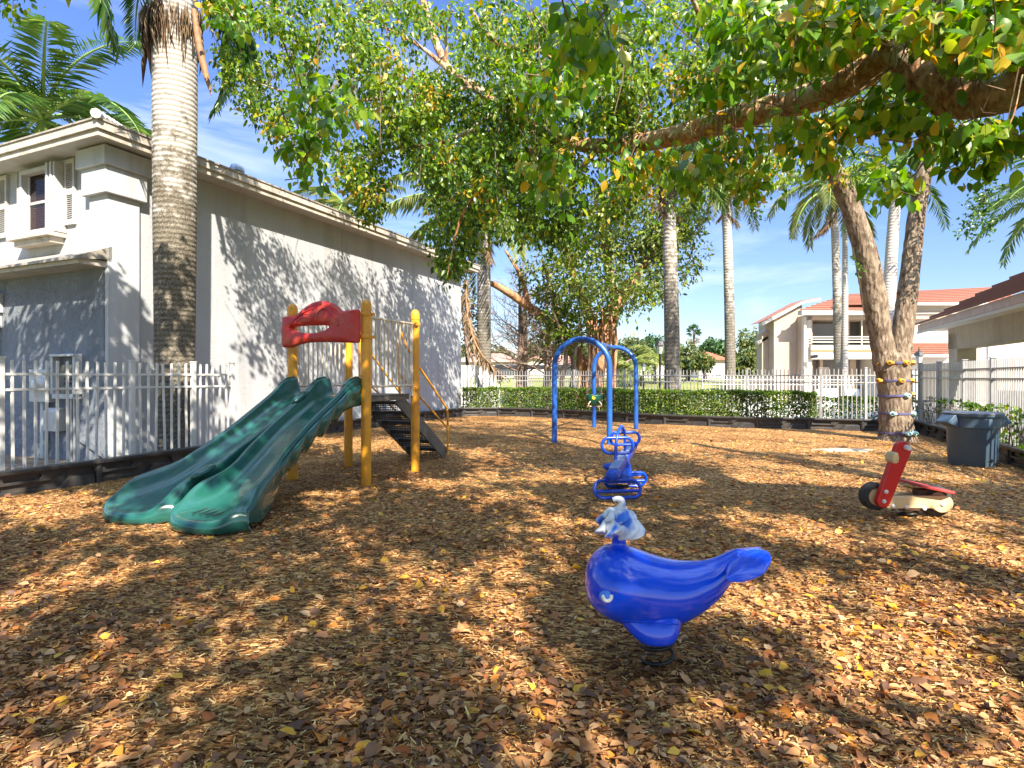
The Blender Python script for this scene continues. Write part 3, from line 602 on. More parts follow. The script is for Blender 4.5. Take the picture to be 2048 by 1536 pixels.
# double slide
SF = -Vv; SL = -U; SM = (Ap+Bp)/2
slide_root = None
ZB = [(0, 1.15), (.06, 1.145), (.13, 1.10), (.25, .94), (.4, .735), (.55, .53), (.7, .335), (.8, .225), (.88, .165), (.94, .14), (.975, .13), (1.0, .12)]
HWt = [(0, .24), (.06, .24), (.2, .17), (.5, .15), (.7, .17), (.84, .235), (.92, .235), (.965, .17), (1.0, .07)]
prof = [(-1.16, -.55), (-1.17, .45), (-1.14, .85), (-1.06, 1.0), (-.97, .97), (-.90, .80), (-.84, .5), (-.74, .18), (-.58, .03), (-.3, 0), (0, 0), (.3, 0), (.58, .03), (.74, .18), (.84, .5), (.90, .80), (.97, .97), (1.06, 1.0), (1.14, .85), (1.17, .45), (1.16, -.55)]
ZBs = None
def lane(c0, c1, name):
    rows = []; ns = 56; LL = 2.42
    for i in range(ns+1):
        s = i/ns; f = s*LL; cl = c0+(c1-c0)*sm((s-.35)/.65); hw = .245+.075*sm((s-.55)/.45); zb = interp(ZB, s); h = interp(HWt, s)
        zb = .5*zb+.25*(interp(ZB, s-.03)+interp(ZB, s+.03)); h = .5*h+.25*(interp(HWt, s-.03)+interp(HWt, s+.03))
        flare = 1+.16*sm((s-.82)/.18)
        rd = .17*sm((s-.55)/.45)
        rows.append([SM+SF*(f-rd*min(1.1, abs(x))**3+.05*sm((s-.8)/.2))+SL*(cl+x*hw*flare)+UZ*max(.014, (zb+z*h)) for x, z in prof])
    last = rows[ns]
    for df, kz in ((.03, .96), (.055, .78), (.066, .5), (.06, .2), (.04, .05)):
        rows.append([Vector((p.x, p.y, max(.006, p.z*kz)))+SF*df*(1-.25*min(1.1, abs(x))**2)+SL*(df*.7*x) for p, (x, z) in zip(last, prof)])
    b = MB(); b.grid(rows); o = b.build(name, M['green_plastic'], tower, smooth=70)
    md = o.modifiers.new('s', 'SOLIDIFY'); md.thickness = .018; md.offset = 1
    md = o.modifiers.new('u', 'SUBSURF'); md.levels = 1; md.render_levels = 1
    return o
lr = lane(.27, .53, 'slide_lane'); ll = lane(-.27, -.385, 'slide_lane')
# grip lumps on the divider between the lanes, drainage grooves at the exit
for s, r in ((.22, .075), (.80, .085)):
    p = SM+SF*(s*2.42)+SL*(.0+.05*s)+UZ*(interp(ZB, s)+interp(HWt, s)); tn = (SF*2.42*.02+UZ*(interp(ZB, s+.02)-interp(ZB, s))).normalized(); mt = Matrix((SL, tn, SL.cross(tn))).transposed()
    b = MB(); b.ball(p, (.06, .15, .045), mt); b.build('divider_knob', M['green_plastic'], lr, smooth=80)
b = MB()
for i in range(4):
    l = .53+(-.13+.085*i); b.bar(SM+SF*2.12+SL*l+UZ*.162, SM+SF*2.36+SL*l+UZ*.148, .012, .006)
b.build('groove', M['dark'], lr)
b = MB()                                   # scalloped skirt hanging outside the near rim
ns = 90; rows = []
for i in range(ns+1):
    s = .02+.80*i/ns; cl = .27+.26*sm((s-.35)/.65); hw = .245+.075*sm((s-.55)/.45); zr = interp(ZB, s)+interp(HWt, s)*.6; ph = abs(math.sin(PI*s*9.0)); dp = (.16+.13*sm(s/.15)*(1-sm((s-.6)/.25)))*(.62+.38*ph)
    rows.append([SM+SF*(s*2.42+.06*k/6)+SL*(cl+hw*1.15+.03*ph*math.sin(PI*k/6)+.01-.05*(k/6)**2)+UZ*max(.02, zr-dp*k/6) for k in range(7)])
b.grid(rows); sk = b.build('slide_skirt', M['green_plastic'], tower, smooth=70); md = sk.modifiers.new('s', 'SOLIDIFY'); md.thickness = .012
# curved hood sides at the slide mouth
for l in (-.535, -.02, .50):
    q = SM+SL*(l); b = MB()
    b.prism([(0, 1.1), (0, 1.40), (.05, 1.405), (.16, 1.385), (.3, 1.30), (.36, 1.1), (.2, 1.06)], q, SF, UZ, .04)
    b.build('slide_hood', M['green_plastic'], tower, bevel=.014)
# ------------------------------------------------------------------ blue swing frame
a1, a2 = G(1109, 885), G(1219, 890); a3, a4 = G(1188, 855), G(1272, 858)
swf = thing('swing_frame', 'blue tubular swing frame of two tall rounded arches', 'swing frame', (a1+a2)/2)
def arch(p, q, top, r):
    w = (q-p); c = (p+q)/2; hw = w.length/2; d = w.normalized(); pts = [p-UZ*.1]
    zc = top-r-hw*.98
    pts.append(p+UZ*zc*.5)
    for k in range(17):
        a = PI-PI*k/16; pts.append(c+d*hw*math.cos(a)+UZ*(zc+hw*.98*math.sin(a)))
    pts += [q+UZ*zc*.5, q-UZ*.1]; b = MB(); b.tube(pts, r, 14); return b.build('arch', M['swing_blue'], swf, smooth=60), c+UZ*(top-r)
_, t1 = arch(a1, a2, 2.24, .058); _, t2 = arch(a3, a4, 2.25, .058)
b = MB(); b.tube([t1-UZ*.02, t2-UZ*.02], .05, 12); b.build('crossbar', M['swing_blue'], swf, smooth=50)
for f in (.0, .35, .62, 1.0):
    b = MB(); c = lerp(t1, t2, f)-UZ*.02; d = (t2-t1).normalized(); b.tube([c-d*.05, c+d*.05], .066, 12); b.tube([c-UZ*.05, c-UZ*.11], .016, 8); b.build('clamp', M['chain'] if 0 < f < 1 else M['deck_black'], swf, smooth=40)
sp = P(1188, 800, 14.4)
sw = thing('bucket_swing', 'green bucket swing with yellow round sticker hanging in blue frame', 'swing', sp)
b = MB(); b.grid([[sp+Vector((rx*math.cos(a), .13*math.sin(a)*s, z)) for a in [2*PI*k/20 for k in range(20)]] for rx, s, z in ((.19, 1.2, .13), (.195, 1.25, .11), (.18, 1.15, 0), (.13, 1, -.1), (.04, .5, -.135), (.002, .02, -.135))], closed=True); o = b.build('bucket', M['swing_green'], sw, smooth=60); o.modifiers.new('s', 'SOLIDIFY').thickness = .02
b = MB(); b.lathe([(.045, 0), (.045, .012)], 18, sp+Vector((-.03, -.165, .065)), Matrix.Rotation(R(90), 3, 'X')); b.build('sticker', M['sticker'], sw)
for sx in (-1, 1):
    b = MB(); top = lerp(t1, t2, .5)-UZ*.09; q = sp+Vector((sx*.17, 0, .12)); n = 34
    for i in range(n):
        c = lerp(q, Vector((top.x+sx*.14, top.y, top.z)), (i+.5)/n); rr = .012; dirx = Vector((1, 0, 0)) if i % 2 else Vector((0, 1, 0))
        b.tube([c+dirx*rr*math.cos(a)+UZ*.03*math.sin(a) for a in [2*PI*k/8 for k in range(8)]], .0045, 5, closed=True)
    b.build('chain', M['chain'], sw, smooth=60)
for sx in (-1, 1):
    b = MB(); b.tube(catmull([sp+Vector((sx*.1, -.12, -.02)), sp+Vector((sx*.16, -.16, -.1)), sp+Vector((sx*.13, -.13, -.16)), sp+Vector((sx*.06, -.06, -.14))], 4), .014, 6); b.build('leg_loop', M['picket_ivory'], sw, smooth=60)

# ------------------------------------------------------------------ blue spring seesaw
n0, n1 = P(1224, 952, 6.35), P(1264, 893, 8.1)
sea = thing('spring_seesaw', 'blue two seat seesaw with oval footrests and tall handle hoop', 'seesaw', Vector(((n0.x+n1.x)/2, (n0.y+n1.y)/2, 0)))
bd = (n1-n0).normalized(); bx = bd.cross(UZ).normalized(); bz = bx.cross(bd)
b = MB(); b.bar(n0+bd*.05, n1, .13, .10, up=bz); b.build('beam', M['seesaw_blue'], sea, bevel=.02)
b = MB(); b.bar(n0+bd*.12+bz*.058, n1-bd*.1+bz*.058, .11, .02, up=bz); b.build('seat_strip', M['seesaw_pale'], sea, bevel=.006)
b = MB(); b.ball(n0+bd*.0, .075); b.build('end_ball', M['seesaw_blue'], sea, smooth=80)
b = MB(); b.ball(n1, .075); b.build('end_ball', M['seesaw_blue'], sea, smooth=80)
def oval(c, w, h, r, name, tilt=0, inner=False, yaw=0):
    pts = []; rr = h/2; dx = w/2-rr; mt = Matrix.Rotation(yaw, 3, 'Z')@Matrix.Rotation(tilt, 3, 'X')
    for k in range(25):
        a = -PI/2+PI*k/12 if k <= 12 else PI/2+PI*(k-12)/12
        pts.append(c+mt@Vector(((dx if k <= 12 else -dx)+rr*math.cos(a), 0, rr*math.sin(a))))
    b = MB(); b.tube(pts[:-1], r, 10, closed=True)
    if inner: b.tube([c+mt@Vector((-w/2+.02, 0, -h*.12)), c+mt@Vector((w/2-.02, 0, -h*.12))], r, 10)
    return b.build(name, M['seesaw_blue'], sea, smooth=60)
oval(P(1235, 978, 6.45), .53, .20, .020, 'footrest', R(-25), True, .12)
oval(P(1251, 959, 7.2), .53, .19, .020, 'footrest', R(20), True, .12)
oval(P(1235, 891, 6.95), .385, .19, .019, 'hand_hoop', R(-8), False, .1)
oval(P(1250, 877, 7.45), .385, .165, .019, 'hand_hoop', R(8), False, .1)
b = MB(); b.tube(catmull([P(1231, 925, 6.9), P(1232, 890, 6.93), P(1236, 865, 7.0), P(1243, 853, 7.2), P(1249, 866, 7.42), P(1250, 885, 7.48), P(1251, 905, 7.5)], 5), .019, 10); b.build('handle_arch', M['seesaw_blue'], sea, smooth=60)
b = MB(); q = P(1222, 935, 6.75); b.lathe([(.02, .05), (.07, .045), (.1, .02), (.1, 0), (.06, -.03)], 16, q); b.build('saddle', M['seesaw_blue'], sea, smooth=60)
b = MB(); q = P(1262, 890, 7.9); b.lathe([(.02, .05), (.07, .045), (.1, .02), (.1, 0), (.06, -.03)], 16, q); b.build('saddle', M['seesaw_blue'], sea, smooth=60)
mid = lerp(n0, n1, .45)
b = MB(); b.lathe([(.13, .16), (.12, .22), (.1, .32), (.07, .36)], 18, (mid.x, mid.y, 0)); b.build('pedestal', M['seesaw_blue'], sea, smooth=40)
def spring(mb, c, r, z0, z1, turns, w, lean=0):
    pts = []
    for k in range(int(turns*20)+1):
        a = 2*PI*k/20; pts.append(Vector(c)+Vector((r*math.cos(a)+lean*k/(turns*20), r*math.sin(a), lerp(z0, z1, k/(turns*20)))))
    mb.tube(pts, w, 8)
b = MB(); spring(b, (mid.x, mid.y, 0), .085, -.02, .17, 4, .011); b.build('spring', M['spring_black'], sea, smooth=60)
for q in (P(1243, 965, 6.7), P(1250, 950, 7.1)):
    b = MB(); b.bar(Vector((q.x-.2, q.y, q.z)), Vector((q.x+.2, q.y, q.z)), .04, .02); b.build('foot_bracket', M['seesaw_blue'], sea)

# ------------------------------------------------------------------ whale spring rider
WZ = 2.83; ws = WZ/F
def W(px, py, d=0.0): return Vector(((px-1024)*ws, WZ+d, CH-(py-HZ)*ws))
whale = thing('whale_rider', 'glossy blue whale spring rider with white spout and raised tail', 'spring rider', W(1313, 1322))
st = [(1170.5, 1166, 1172, .004), (1172, 1150, 1186, .05), (1177, 1130, 1200, .10), (1187, 1113, 1213, .145), (1203, 1099, 1224, .18), (1222, 1091, 1233, .20), (1245, 1091, 1241, .21), (1275, 1099, 1246, .205), (1310, 1112, 1247, .185), (1345, 1121, 1243, .165), (1375, 1124, 1232, .145), (1402, 1123, 1217, .12), (1425, 1119, 1200, .10), (1445, 1111, 1180, .078), (1460, 1104, 1162, .062), (1474, 1098, 1148, .05), (1484, 1098, 1138, .03)]
cs = catmull([np.array(s) for s in st], 3); rows = []
for x, yt, yb, w in cs:
    c = W(x, (yt+yb)/2); hz = (yb-yt)/2*ws; row = []
    for k in range(28):
        a = 2*PI*k/28; ca, sa = math.cos(a), math.sin(a); e = .82
        ww = w*(1.0 if sa < 0 else 1-.12*sa)
        row.append(c+Vector((0, ww*math.copysign(abs(ca)**e, ca), hz*math.copysign(abs(sa)**.9, sa))))
    rows.append(row)
b = MB(); b.grid(rows, closed=True); b.add(rows[0], [tuple(range(28))]); b.add(rows[-1], [tuple(range(28))[::-1]])
wb = b.build('body', M['whale_blue'], whale, smooth=80, clean=True); wb.modifiers.new('u', 'SUBSURF').render_levels = 1
# foot flap below the belly, wider towards its bottom edge
rows = []
for py, x0, x1, w in ((1215, 1245, 1372, .12), (1228, 1238, 1372, .155), (1240, 1243, 1366, .172), (1250, 1248, 1364, .185), (1262, 1256, 1362, .197), (1274, 1267, 1358, .205), (1285, 1279, 1351, .205), (1292, 1290, 1342, .195), (1296, 1302, 1330, .16), (1296.5, 1312, 1320, .05)):
    row = []
    for k in range(28):
        a = 2*PI*k/28; ca, sa = math.cos(a), math.sin(a)
        row.append(W(1024+((x0-9+x1+13)/2-1024+(x1+13-x0+9)/2*math.copysign(abs(ca)**.6, ca))*.935, HZ+(py-HZ)*.937, w*math.copysign(abs(sa)**.6, sa)))
    rows.append(row)
b = MB(); b.grid(rows, closed=True); b.add(rows[-1], [tuple(range(28))]); fl = b.build('foot_flap', M['whale_blue'], whale, smooth=80, clean=True); fl.modifiers.new('u', 'SUBSURF').render_levels = 1
# tail flukes: one broad thick plate swept up and out behind the tail stock
rows = []; nf_ = 26
for i in range(nf_+1):
    t = -1+2*i/nf_; at_ = abs(t); d = .215*t
    lead = 1450+(-32*at_ if t < 0 else 26*at_); trail = 1524+9*math.sin(PI*min(1, at_*1.2))+(-34 if t < 0 else 2)*at_**2-6*max(0, 1-at_/.15)
    if at_ > .93: q = (at_-.93)/.07; mid_ = (lead+trail)/2; lead = lerp(lead, mid_, q*.75); trail = lerp(trail, mid_, q*.75)
    th = .03*math.sqrt(max(0.02, 1-at_**5)); row = []
    for k in range(18):
        a = 2*PI*k/18; u = (1+math.cos(a))/2; x = lerp(lead, trail, u); y = 1125-30*max(0, (x-lead)/75)**.9*(1-.6*at_)
        row.append(W(x, y, d)+UZ*(th*math.sin(a)*(1-.45*u)-.018*at_**1.5-.004))
    rows.append(row)
b = MB(); b.grid(rows, closed=True); b.add(rows[-1], [tuple(range(18))]); b.add(rows[0], [tuple(range(18))]); f = b.build('tail_fluke', M['whale_blue'], whale, smooth=80, clean=True); f.modifiers.new('u', 'SUBSURF').render_levels = 1
# moulded seam line above the flap
b = MB(); b.tube([P(1246, 1241, WZ-.176), P(1290, 1243, WZ-.186), P(1358, 1249, WZ-.178)], .003, 6); b.build('seam', M['whale_blue'], whale)
# eye on each side
for sg in (-1, 1):
    d = .185*sg; e = MB(); c = P(1214, 1193, WZ-.175); c.y = WZ+.175*sg
    e.ball(c, (.038, .016, .029), Matrix.Rotation(.2, 3, 'Y')); ey = e.build('eye', M['whale_pale'], whale, smooth=80)
    e = MB(); pts = [c+Vector((-.002+.019*math.cos(a), sg*.015, .005+.02*math.sin(a))) for a in [PI*.85+PI*1.3*k/12 for k in range(13)]]; e.tube(pts, [.003]+[.009]*11+[.003], 8); e.build('eye_white', M['white_gel'], ey, smooth=80)
    e = MB(); e.tube(catmull([c+Vector((.022, sg*.012, .006)), c+Vector((.036, sg*.008, -.004)), c+Vector((.05, sg*.008, -.002))], 4), [.006]*8+[.003], 6); e.tube(catmull([c+Vector((.022, sg*.012, .014)), c+Vector((.034, sg*.01, .008)), c+Vector((.05, sg*.008, .012))], 4), [.006]*8+[.003], 6); e.build('eyelash', M['whale_pale'], ey, smooth=80)
# spout
sc_ = W(1238, 1096); b = MB(); b.lathe([(.052, 0), (.05, .008), (.037, .014), (.034, .03), (.036, .06), (.044, .075)], 20, sc_); spt = b.build('spout', M['whale_blue'], whale, smooth=60)
b = MB(); s1 = sc_+UZ*.07; b.lathe([(.042, -.005), (.07, .012), (.095, .035), (.08, .06), (.04, .08)], 18, s1)
rr = random.Random(3)
def blade(mb, pts, wds, th, axis):
    rows = []
    for i, p in enumerate(pts):
        t = (pts[min(i+1, len(pts)-1)]-pts[max(i-1, 0)]).normalized(); o_ = (p-axis); o_.z = 0; o_ = o_.normalized() if o_.length > 1e-4 else Vector((1, 0, 0)); n_ = (o_*.8+UZ*.6); n_ = (n_-t*n_.dot(t)).normalized(); sd = t.cross(n_)
        rows.append([p+sd*wds[i]*math.cos(a)+n_*(th*math.sin(a)+.35*wds[i]*math.cos(a)**2) for a in [2*PI*k/12 for k in range(12)]])
    mb.grid(rows, closed=True); mb.add(rows[-1], [tuple(range(12))])
for k in range(7):                        # curled water petals, twisting round the stem
    a0 = 2*PI*k/7; pts = []; wds = []
    for i in range(11):
        t = i/10; a = a0+1.0*t+.1*(k % 2); rad = .03+.075*t+.015*math.sin(t*3); pts.append(s1+Vector((rad*math.cos(a), rad*math.sin(a), .0+.075*t-.045*t**3+.012*(k % 3)*t))); wds.append(.012+.034*math.sin(PI*min(1, .12+.86*t)))
    wds[-1] = .003; blade(b, pts, wds, .013, s1)
for k in range(6):
    a0 = 2*PI*k/6+.5; pts = []; wds = []
    for i in range(11):
        t = i/10; a = a0+1.6*t; rad = .012+.062*t**.8; pts.append(s1+Vector((rad*math.cos(a), rad*math.sin(a), .04+.10*t-.055*t**3))); wds.append(.012+.028*math.sin(PI*min(1, .1+.88*t)))
    wds[-1] = .003; blade(b, pts, wds, .013, s1)
pts = [s1+Vector((.0+.035*math.sin(t*4.2)*t, .01*math.cos(t*4), .06+.115*math.sin(min(t*1.9, 1.9)))) for t in [i/11 for i in range(12)]]
b.tube(pts, [.026-.015*i/11 for i in range(12)], 9); b.build('water_curl', M['spout'], spt, smooth=80)
b = MB(); spring(b, (W(1314, 1322).x, WZ, 0), .078, -.03, .125, 2.2, .0105); b.build('spring', M['spring_black'], whale, smooth=60)
b = MB(); b.lathe([(.075, .125), (.075, .15)], 16, (W(1314, 1322).x, WZ, 0)); b.build('mounting_plate', M['spring_black'], whale)

# ------------------------------------------------------------------ scooter spring rider
SZ = 5.7; ss = SZ/F
def S(px, py, d=0.0): return Vector(((px-1024)*ss, SZ+d, CH-(py-HZ)*ss))
scoot = thing('scooter_rider', 'red and beige scooter spring rider with black tyres', 'spring rider', S(1808, 1036))
for cx, cy, nm in ((1752, 993, 'wheel'), (1873, 1002, 'wheel')):
    b = MB(); c = S(cx, cy, .03); my = Matrix.Rotation(R(90), 3, 'X')
    tr_ = 1.0 if cx < 1800 else 1.13; b.lathe([(r_*tr_, z_) for r_, z_ in ((.085, -.055), (.12, -.055), (.134, -.04), (.137, 0), (.134, .04), (.12, .055), (.085, .055))], 30, c, my, cap=False); w = b.build(nm, M['rubber'], scoot, smooth=50)
    b = MB(); b.lathe([(.09, -.06), (.09, .05)], 28, c, my); b.build('disc', M['beige_plate'], w, smooth=50)
    b = MB(); b.lathe([(.022, .05), (.022, .085), (.012, .10)], 14, c, my); b.build('hub', M['white_gel'], w, smooth=40)
def capsule(x0, y0, x1, y1, r0, r1, n=9):
    a = math.atan2(-(y1-y0), x1-x0); pts = []
    for k in range(n): t = a+PI/2+PI*k/(n-1); pts.append((x0+r0*math.cos(t), y0-r0*math.sin(t)))
    for k in range(n): t = a-PI/2+PI*k/(n-1); pts.append((x1+r1*math.cos(t), y1-r1*math.sin(t)))
    return pts
def plate(poly, d0, d1): 
    o = S(0, 0); return MB().prism([((x-1024)*ss, CH-(y-HZ)*ss) for x, y in poly], (0, SZ+d0, 0), (1, 0, 0), (0, 0, 1), -(d1-d0) if False else (d0-d1))
b = MB(); b.prism([((x-1024)*ss, CH-(y-HZ)*ss) for x, y in capsule(1754, 998, 1793, 896, 13, 15.5)], (0, SZ-.05, 0), (1, 0, 0), (0, 0, 1), .06)
stem_ = b.build('stem', M['rider_red'], scoot, bevel=.008)
b = MB(); b.tube([S(1797, 892, -.16), S(1797, 892, .05)], .026, 14); b.build('handlebar', M['white_gel'], scoot, smooth=40)
b = MB(); b.prism([((x-1024)*ss, CH-(y-HZ)*ss) for x, y in [(1766, 908), (1770, 901), (1776, 901), (1779, 912), (1777, 922), (1768, 923), (1765, 916)]], (0, SZ-.03, 0), (1, 0, 0), (0, 0, 1), .12); b.bar(S(1776, 914, -.02), S(1786, 914, -.02), .03, .03); b.build('knee_pad', M['beige_plate'], scoot, bevel=.01)
poly = [(1757, 1008), (1766, 993), (1776, 990), (1800, 989), (1850, 988), (1878, 988), (1888, 992), (1894, 1001), (1892, 1012), (1882, 1020), (1868, 1021), (1858, 1016), (1850, 1013), (1800, 1013), (1780, 1014), (1766, 1013)]
pc2 = catmull([np.array(p, float) for p in poly]+[np.array(poly[0], float)], 3)[:-1]
b = MB(); b.prism([((p[0]-1024)*ss, CH-(p[1]-HZ)*ss) for p in pc2], (0, SZ-.045, 0), (1, 0, 0), (0, 0, 1), .04); b.build('side_board', M['beige_plate'], scoot, bevel=.006)
b = MB(); b.prism([((p[0]-1024)*ss, CH-(p[1]-HZ)*ss) for p in pc2], (0, SZ+.11, 0), (1, 0, 0), (0, 0, 1), .04); b.build('side_board', M['beige_plate'], scoot, bevel=.006)
q0, q1 = S(1817, 968), S(1890, 984); dn = (q1-q0).normalized(); up = Vector((-dn.z, 0, dn.x))
b = MB(); b.prism([(0, -.17), (.05, -.2), (.30, -.18), (.38, -.12), (.38, .22), (.30, .27), (.05, .24), (0, .18)], q0, dn, Vector((0, 1, 0)), .028); b.build('seat', M['seat_red'], scoot, bevel=.01)
b = MB(); b.box(S(1845, 985, .03), (.10, .10, .06)); b.build('seat_bracket', M['brown_steel'], scoot, bevel=.005)
b = MB(); b.box(S(1820, 1013, .03), (.22, .20, .055)); b.box(S(1792, 1010, .03), (.02, .22, .07)); b.build('mounting_bracket', M['brown_steel'], scoot, bevel=.006)
for px, py, d in ((1758, 979, -.11), (1754, 998, -.11), (1774, 1008, -.09), (1801, 1010, -.09), (1836, 1013, -.09), (1872, 1005, -.09)):
    b = MB(); b.ball(S(px, py, d), (.021, .014, .021)); b.build('bolt_cap', M['white_gel'], scoot, smooth=80)
b = MB(); spring(b, (S(1820, 1036).x, SZ+.03, 0), .075, -.03, .10, 3, .011); b.build('spring', M['spring_black'], scoot, smooth=60)

# ------------------------------------------------------------------ trash can
tp = G(1945, 930); can = thing('trash_can', 'blue grey round plastic trash can standing by the slatted fence', 'trash can', tp)
b = MB(); b.lathe([(.30, 0), (.315, .02), (.335, .60), (.338, .604), (.352, .608), (.356, .63), (.362, .76), (.375, .775), (.39, .78), (.395, .80), (.385, .815), (.36, .815), (.34, .79), (.30, .05)], 40, tp); b.build('body', M['can_blue'], can, smooth=35)
b = MB(); b.lathe([(.36, .80), (.395, .805), (.40, .825), (.385, .84), (.3, .842), (.05, .845), (.005, .845)], 40, tp, cap=False); b.build('lid', M['can_lid'], can, smooth=35)
for sg in (-1, 1):
    b = MB(); x = Vector((sg, -.05, 0)).normalized(); y = Vector((0, 0, 1)); nn = x.cross(y)
    b.prism([(.33, .80), (.40, .80), (.51, .69), (.50, .67), (.345, .60)], tp-nn*.13, x, y, .26); b.build('handle', M['can_blue'], can, bevel=.012)
b = MB(); rr = random.Random(5)
for k in range(11):                       # worn raised lettering, no longer legible
    a = R(-112)+R(5.2)*k; r0 = .3615; base = .695+.003*k
    for s in range(2):
        z0_ = base+rr.uniform(0, .012); a1_ = a+rr.uniform(-.02, .02); b.tube([tp+Vector((r0*math.cos(a1_), r0*math.sin(a1_), z0_)), tp+Vector(((r0)*math.cos(a1_+rr.uniform(-.03, .03)), r0*math.sin(a1_+.01), z0_+rr.uniform(.012, .03)))], .0022, 4)
b.build('worn_lettering', M['scuff'], can)

# ------------------------------------------------------------------ lamp posts
def lamp(base, h, label, s=1.0):
    t = thing('lamp_post', label, 'lamp post', base); b = MB(); b.lathe([(.11*s, 0), (.11*s, .3), (.06*s, .4), (.045*s, .6), (.04*s, h-.5)], 12, base); b.build('pole', M['lamp_black'], t, smooth=40)
    b = MB(); b.lathe([(.07*s, h-.5), (.13*s, h-.2), (.12*s, h-.18)], 6, base); b.build('lantern', M['lamp_glass'], t); b = MB(); b.lathe([(.19*s, h-.19), (.12*s, h-.06), (.03*s, h), (.015*s, h+.12)], 6, base); b.build('lantern_roof', M['lamp_black'], t)
q = P(1320, 690, 20.5); lamp(Vector((q.x, q.y, -.05)), 2.75, 'dark lamp post beside the thick palm trunk behind the hedge')
q = P(1287, 737, 36); lamp(Vector((q.x, q.y, -.05)), 2.3, 'small distant dark lamp post seen through the blue swing arch', 1.1)
q = P(1838, 700, 21); lamp(Vector((q.x, q.y, -.05)), 2.4, 'slim lamp post between the climbing tree and the pavilion')

# ------------------------------------------------------------------ apartment block
condo = thing('apartment_block', 'two storey cream apartment block with red tiled roof and balconies', 'building', P(1720, 790, 34))
def cb(mb, x0, x1, y0, y1, Z, dep, mi=0):
    """block whose front face fills the given rectangle of the photo at distance Z"""
    a, c = P(x0, y1, Z), P(x1, y0, Z); return mb.box(((a.x+c.x)/2, Z+dep/2, (a.z+c.z)/2), (c.x-a.x, dep, c.z-a.z), None, mi)
def gpoly(mb, pts, Z, dep): mb.prism([((x-1024)*Z/F, CH-(y-HZ)*Z/F) for x, y in pts], (0, Z, 0), (1, 0, 0), (0, 0, 1), -dep); return mb
b = MB(); gpoly(b, [(1548, 800), (1604, 800), (1604, 606), (1548, 640)], 34.6, 1.2); b.build('side_wing', M['condo_wall'], condo)
b = MB(); gpoly(b, [(1524, 800), (1547, 800), (1547, 652), (1524, 668)], 35.4, .8); b.build('side_fin', M['condo_wall'], condo)
b = MB(); gpoly(b, [(1523, 645), (1606, 602), (1642, 596), (1642, 601), (1607, 607), (1526, 651)], 34.3, .5); gpoly(b, [(1515, 684), (1536, 672), (1536, 677), (1517, 689)], 35.4, .4); b.build('roof_trim', M['condo_white'], condo)
b = MB(); gpoly(b, [(1523, 644), (1606, 600), (1642, 595), (1642, 595.8), (1606, 601.8), (1523, 645)], 34.3, 1.5); b.build('wing_roof', M['terracotta'], condo)
b = MB(); cb(b, 1604, 1625, 632, 800, 34, 6); cb(b, 1625, 1910, 628, 638, 33.7, 5); b.build('front_frame', M['condo_wall'], condo)
for a_ in ((1608, 1613, 634, 800, 33.6, .3), (1614, 1623, 640, 800, 33.8, .19), (1766, 1772, 638, 690, 33.8, .3)): b = MB(); cb(b, *a_); b.build('pillar', M['condo_white'], condo)
b = MB(); cb(b, 1622, 1770, 690, 718, 33.6, 1.6); b.build('balcony', M['condo_white'], condo)
b = MB(); cb(b, 1623, 1750, 699.5, 704, 33.57, .02); b.build('stripe', M['condo_band'], condo)
b = MB()
for y in (672.5, 677.5, 683): cb(b, 1622, 1770, y, y+2, 33.62, .06)
cb(b, 1723, 1725, 640, 690, 33.64, .05); b.build('balcony_rail', M['condo_white'], condo)
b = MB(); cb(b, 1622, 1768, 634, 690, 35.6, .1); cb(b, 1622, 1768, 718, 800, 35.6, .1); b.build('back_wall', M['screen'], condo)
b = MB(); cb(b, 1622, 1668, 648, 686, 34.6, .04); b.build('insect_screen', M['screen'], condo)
for x0, x1, y0, y1, mt_ in ((1690, 1700, 640, 690, 'condo_wall'), (1740, 1752, 640, 690, 'condo_wall'), (1640, 1646, 718, 800, 'condo_wall'), (1700, 1712, 718, 800, 'condo_wall')):
    b = MB(); cb(b, x0, x1, y0, y1, 35.3, .25); b.build('door_frame', M[mt_], condo)
b = MB(); cb(b, 1636, 1658, 734, 775, 35.5, .08); b.build('patio_door', M['condo_white'], condo)
b = MB(); cb(b, 1752, 1985, 609, 800, 34.0, 6); b.build('right_wall', M['condo_white'], condo)
b = MB(); cb(b, 1604, 1780, 620, 629, 33.0, .5); cb(b, 1772, 1985, 605, 610, 33.1, .3); b.build('eave_trim', M['condo_white'], condo)
def tiled(mb, a, c, d, e, n):
    """sloping roof from eave a-c up to ridge e-d in n stepped courses"""
    for i in range(n):
        t0, t1 = i/n, (i+1)/n; q = [lerp(a, e, t0), lerp(c, d, t0), lerp(c, d, t1), lerp(a, e, t1)]; s = Vector((0, 0, .07)); up0 = [q[0]+s, q[1]+s, q[2]+Vector((0, 0, .0)), q[3]+Vector((0, 0, .0))]
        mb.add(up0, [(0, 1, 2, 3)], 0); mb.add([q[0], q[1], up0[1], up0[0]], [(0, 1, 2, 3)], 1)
b = MB(); tiled(b, P(1600, 620, 33), P(1780, 622, 33), P(1800, 588, 38), P(1690, 590, 38), 9); tiled(b, P(1690, 610, 33.5), P(2000, 606, 33.5), P(2060, 570, 40), P(1698, 588, 40), 9); rf = b.build('roof', [M['terracotta'], M['tile_edge_shade']], condo)
b = MB(); tiled(b, P(1806, 708, 31.5), P(1910, 708, 31.5), P(1910, 686, 33.8), P(1814, 686, 33.8), 6); b.build('porch_roof', [M['terracotta'], M['tile_edge_shade']], condo)
b = MB(); cb(b, 1804, 1912, 709, 714, 31.4, .3); b.build('porch_trim', M['condo_white'], condo)
b = MB(); cb(b, 1808, 1910, 714, 800, 32.2, 1.5); b.build('porch_wall', M['condo_white'], condo)
